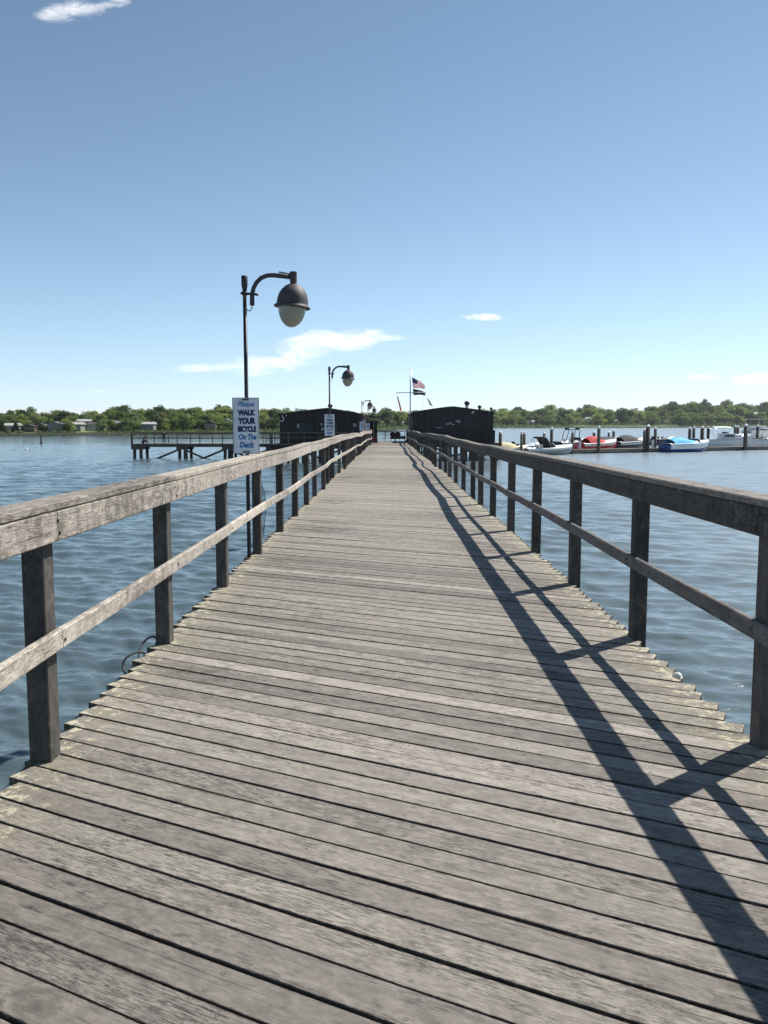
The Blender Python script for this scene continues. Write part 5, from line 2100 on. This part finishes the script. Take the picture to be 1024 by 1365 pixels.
me.loops.foreach_set('vertex_index', np.concatenate([quads.ravel(), tris.ravel()]).astype(np.int32))
me.polygons.add(nq + na)
me.polygons.foreach_set('loop_start', np.concatenate([np.arange(nq) * 4, nq * 4 + np.arange(na) * 3]).astype(np.int32))
me.polygons.foreach_set('use_smooth', np.ones(nq + na, dtype=bool))
me.update(calc_edges=True)
me.validate()
mw, t, b = new_mat('sea_water')
pos = t.n('ShaderNodeNewGeometry').outputs['Position']
n1 = t.noise(t.mapping(pos, (0.6, 1.4, 1), rot=(0, 0, 0.25)), 2.6, 4, 0.6, 0.4)
n2 = t.noise(t.mapping(pos, (0.6, 1.4, 1), rot=(0, 0, -0.2)), 7.5, 3, 0.55, 0.3)
n3 = t.noise(t.mapping(pos, (0.7, 1.4, 1), rot=(0, 0, 0.2)), 0.55, 4, 0.6, 0.3)
n1 = t.math('SUBTRACT', 1.0, t.math('ABSOLUTE', t.math('SUBTRACT', t.math('MULTIPLY', n1, 2.0), 1.0)))
hh = t.math('ADD', t.math('MULTIPLY', n1, 0.26), t.math('MULTIPLY', n2, 0.13))
hh = t.math('ADD', hh, t.math('MULTIPLY', n3, 0.35))
big = t.noise(pos, 0.035, 3, 0.5)
b.inputs['Base Color'].default_value = (0.012, 0.04, 0.045, 1)
wcol = t.mix(big, (0.074, 0.112, 0.130), (0.094, 0.134, 0.150))
b.inputs['Roughness'].default_value = 0.11
b.inputs['IOR'].default_value = 1.37
bp = t.bump(hh, 0.6, 0.085)
# the marina side lies in the lee: smaller ripples there
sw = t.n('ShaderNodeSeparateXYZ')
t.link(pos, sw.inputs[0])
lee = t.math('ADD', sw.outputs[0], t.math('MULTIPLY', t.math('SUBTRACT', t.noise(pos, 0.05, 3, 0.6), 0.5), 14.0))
t.link(t.smooth(lee, -2.0, 16.0, 0.6, 0.14), bp.node.inputs['Strength'])
t.link(t.smooth(lee, -2.0, 14.0, 0.09, 0.28), b.inputs['Roughness'])
# paler towards the marina: bright sky reflection put into the base colour
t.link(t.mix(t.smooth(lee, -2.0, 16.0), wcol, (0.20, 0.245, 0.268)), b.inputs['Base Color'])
t.link(bp, b.inputs['Normal'])
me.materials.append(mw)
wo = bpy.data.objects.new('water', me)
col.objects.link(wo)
structure(wo)

# ------------------------------------------------------------------ the air over the bay
bm = bmesh.new()
bmesh.ops.create_cube(bm, size=1.0)
me = bpy.data.meshes.new('haze')
bm.to_mesh(me)
bm.free()
hz = bpy.data.objects.new('haze', me)
col.objects.link(hz)
hz.scale = (7900, 7900, 48)
hz.location = (0, 0, -8 + 24)
hz['kind'] = 'stuff'
mh = bpy.data.materials.new('haze_air')
mh.use_nodes = True
t = NT(mh.node_tree)
mh.node_tree.nodes.remove(mh.node_tree.nodes['Principled BSDF'])
pv = t.n('ShaderNodeVolumePrincipled')
pv.inputs['Color'].default_value = (0.9, 0.95, 1.0, 1)
pv.inputs['Density'].default_value = 0.00007
t.link(pv.outputs[0], mh.node_tree.nodes['Material Output'].inputs['Volume'])
me.materials.append(mh)

# ------------------------------------------------------------------ sky and sun
SUN_EL, SUN_AZ = math.radians(50.7), math.radians(51.0)     # azimuth from the pier axis (+Y) towards +X
world = bpy.data.worlds.new('World')
scene.world = world
world.use_nodes = True
t = NT(world.node_tree)
bg = world.node_tree.nodes['Background']
sky = t.n('ShaderNodeTexSky', sky_type='NISHITA')
sky.sun_disc = False
sky.sun_elevation = SUN_EL
sky.sun_rotation = SUN_AZ
sky.altitude = 0
sky.air_density = 0.66
sky.dust_density = 0.0
sky.ozone_density = 3.6
dirv = t.n('ShaderNodeTexCoord').outputs['Generated']
s = t.n('ShaderNodeSeparateXYZ')
t.link(dirv, s.inputs[0])
yy = t.math('MAXIMUM', s.outputs[1], 0.02)
U = t.math('DIVIDE', s.outputs[0], yy)
V = t.math('DIVIDE', s.outputs[2], yy)
cv = t.n('ShaderNodeCombineXYZ')
t.link(U, cv.inputs[0])
t.link(V, cv.inputs[1])
cn = t.noise(t.mapping(cv.outputs[0], (26, 62, 1)), 1.0, 9, 0.66, 0.5)
cn2 = t.noise(t.mapping(cv.outputs[0], (5, 16, 1), (3, 1, 0)), 1.0, 4, 0.6, 0.3)
field = None
for (px, py, rx, ry, ang_, wgt) in [(300, 489, 90, 9, -0.05, 0.75), (362, 484, 74, 17, -0.10, 0.95), (405, 466, 66, 20, -0.18, 1.0), (448, 453, 80, 16, -0.04, 1.15), (508, 450, 40, 7, 0.02, 0.85), (120, 522, 90, 8, 0, 0.35), (643, 423, 32, 6, 0.02, 0.85), (838, 476, 22, 4, 0.0, 0.65),
                                     (98, 14, 56, 17, -0.12, 0.74), (148, 4, 34, 10, -0.1, 0.66), (1010, 505, 48, 10, 0.0, 0.85), (935, 503, 28, 6, 0, 0.7)]:
    cu, cvv = ray(px, py)
    du = t.math('SUBTRACT', U, cu)
    dv = t.math('SUBTRACT', V, cvv)
    ca, sa = math.cos(ang_), math.sin(ang_)
    a = t.math('ADD', t.math('MULTIPLY', du, ca * F / rx), t.math('MULTIPLY', dv, -sa * F / rx))
    e = t.math('ADD', t.math('MULTIPLY', du, sa * F / ry), t.math('MULTIPLY', dv, ca * F / ry))
    q = t.math('SUBTRACT', 1.0, t.math('ADD', t.math('MULTIPLY', a, a), t.math('MULTIPLY', e, e)))
    q = t.math('MAXIMUM', t.math('SUBTRACT', q, 1.0 - wgt), -1.0)
    field = q if field is None else t.math('MAXIMUM', field, q)
dens = t.math('ADD', t.math('MULTIPLY', field, 0.75), t.math('ADD', t.math('MULTIPLY', t.math('SUBTRACT', cn, 0.5), 2.8), t.math('MULTIPLY', t.math('SUBTRACT', cn2, 0.5), 0.8)))
cm = t.math('MULTIPLY', t.smooth(dens, -0.05, 1.3), t.smooth(field, -0.4, 0.4))
cm = t.math('MULTIPLY', cm, t.math('GREATER_THAN', s.outputs[1], 0.05))
hs = t.n('ShaderNodeHueSaturation')
hs.inputs['Saturation'].default_value = 0.73
hs.inputs['Hue'].default_value = 0.478
t.link(sky.outputs[0], hs.inputs['Color'])
gm = t.n('ShaderNodeGamma')
gm.inputs['Gamma'].default_value = 1.37
t.link(t.mix(1.0, hs.outputs[0], (0.135, 0.135, 0.135), 'MULTIPLY'), gm.inputs['Color'])
skd = t.n('ShaderNodeVectorMath', operation='MULTIPLY_ADD')
t.link(gm.outputs[0], skd.inputs[0])
skd.inputs[1].default_value = (0.5, 0.5, 0.5)
skd.inputs[2].default_value = (1, 1, 1)
skv = t.n('ShaderNodeVectorMath', operation='DIVIDE')
t.link(gm.outputs[0], skv.inputs[0])
t.link(skd.outputs[0], skv.inputs[1])
skg = t.mix(1.0, skv.outputs[0], (9.0, 9.0, 9.55), 'MULTIPLY')
skyc = t.mix(t.math('MULTIPLY', cm, 0.80), skg, (8.2, 8.1, 8.2))
t.link(skyc, bg.inputs['Color'])
bg.inputs['Strength'].default_value = 0.124
sun = bpy.data.lights.new('sun', 'SUN')
sun.energy = 5.0
sun.angle = math.radians(0.5)
sun.color = (1.0, 0.95, 0.87)
so = bpy.data.objects.new('sun', sun)
col.objects.link(so)
dv = Vector((math.cos(SUN_EL) * math.sin(SUN_AZ), math.cos(SUN_EL) * math.cos(SUN_AZ), math.sin(SUN_EL)))
so.rotation_euler = dv.to_track_quat('Z', 'Y').to_euler()
so.location = (20, 20, 30)

# ------------------------------------------------------------------ camera
cam = bpy.data.cameras.new('camera')
cam.sensor_fit = 'VERTICAL'
cam.sensor_height = 24.0
cam.lens = 24.0 * F / 1365.0
cam.clip_start = 0.05
cam.clip_end = 8000
co = bpy.data.objects.new('camera', cam)
col.objects.link(co)
co.location = (0, 0, H)
co.rotation_euler = (PI / 2 - PITCH, 0, YAW)
scene.camera = co
scene.view_settings.view_transform = 'Standard'
scene.view_settings.look = 'None'
scene.view_settings.exposure = 0.42
scene.view_settings.gamma = 1.0
scene.cycles.max_bounces = 8
scene.cycles.use_denoising = True
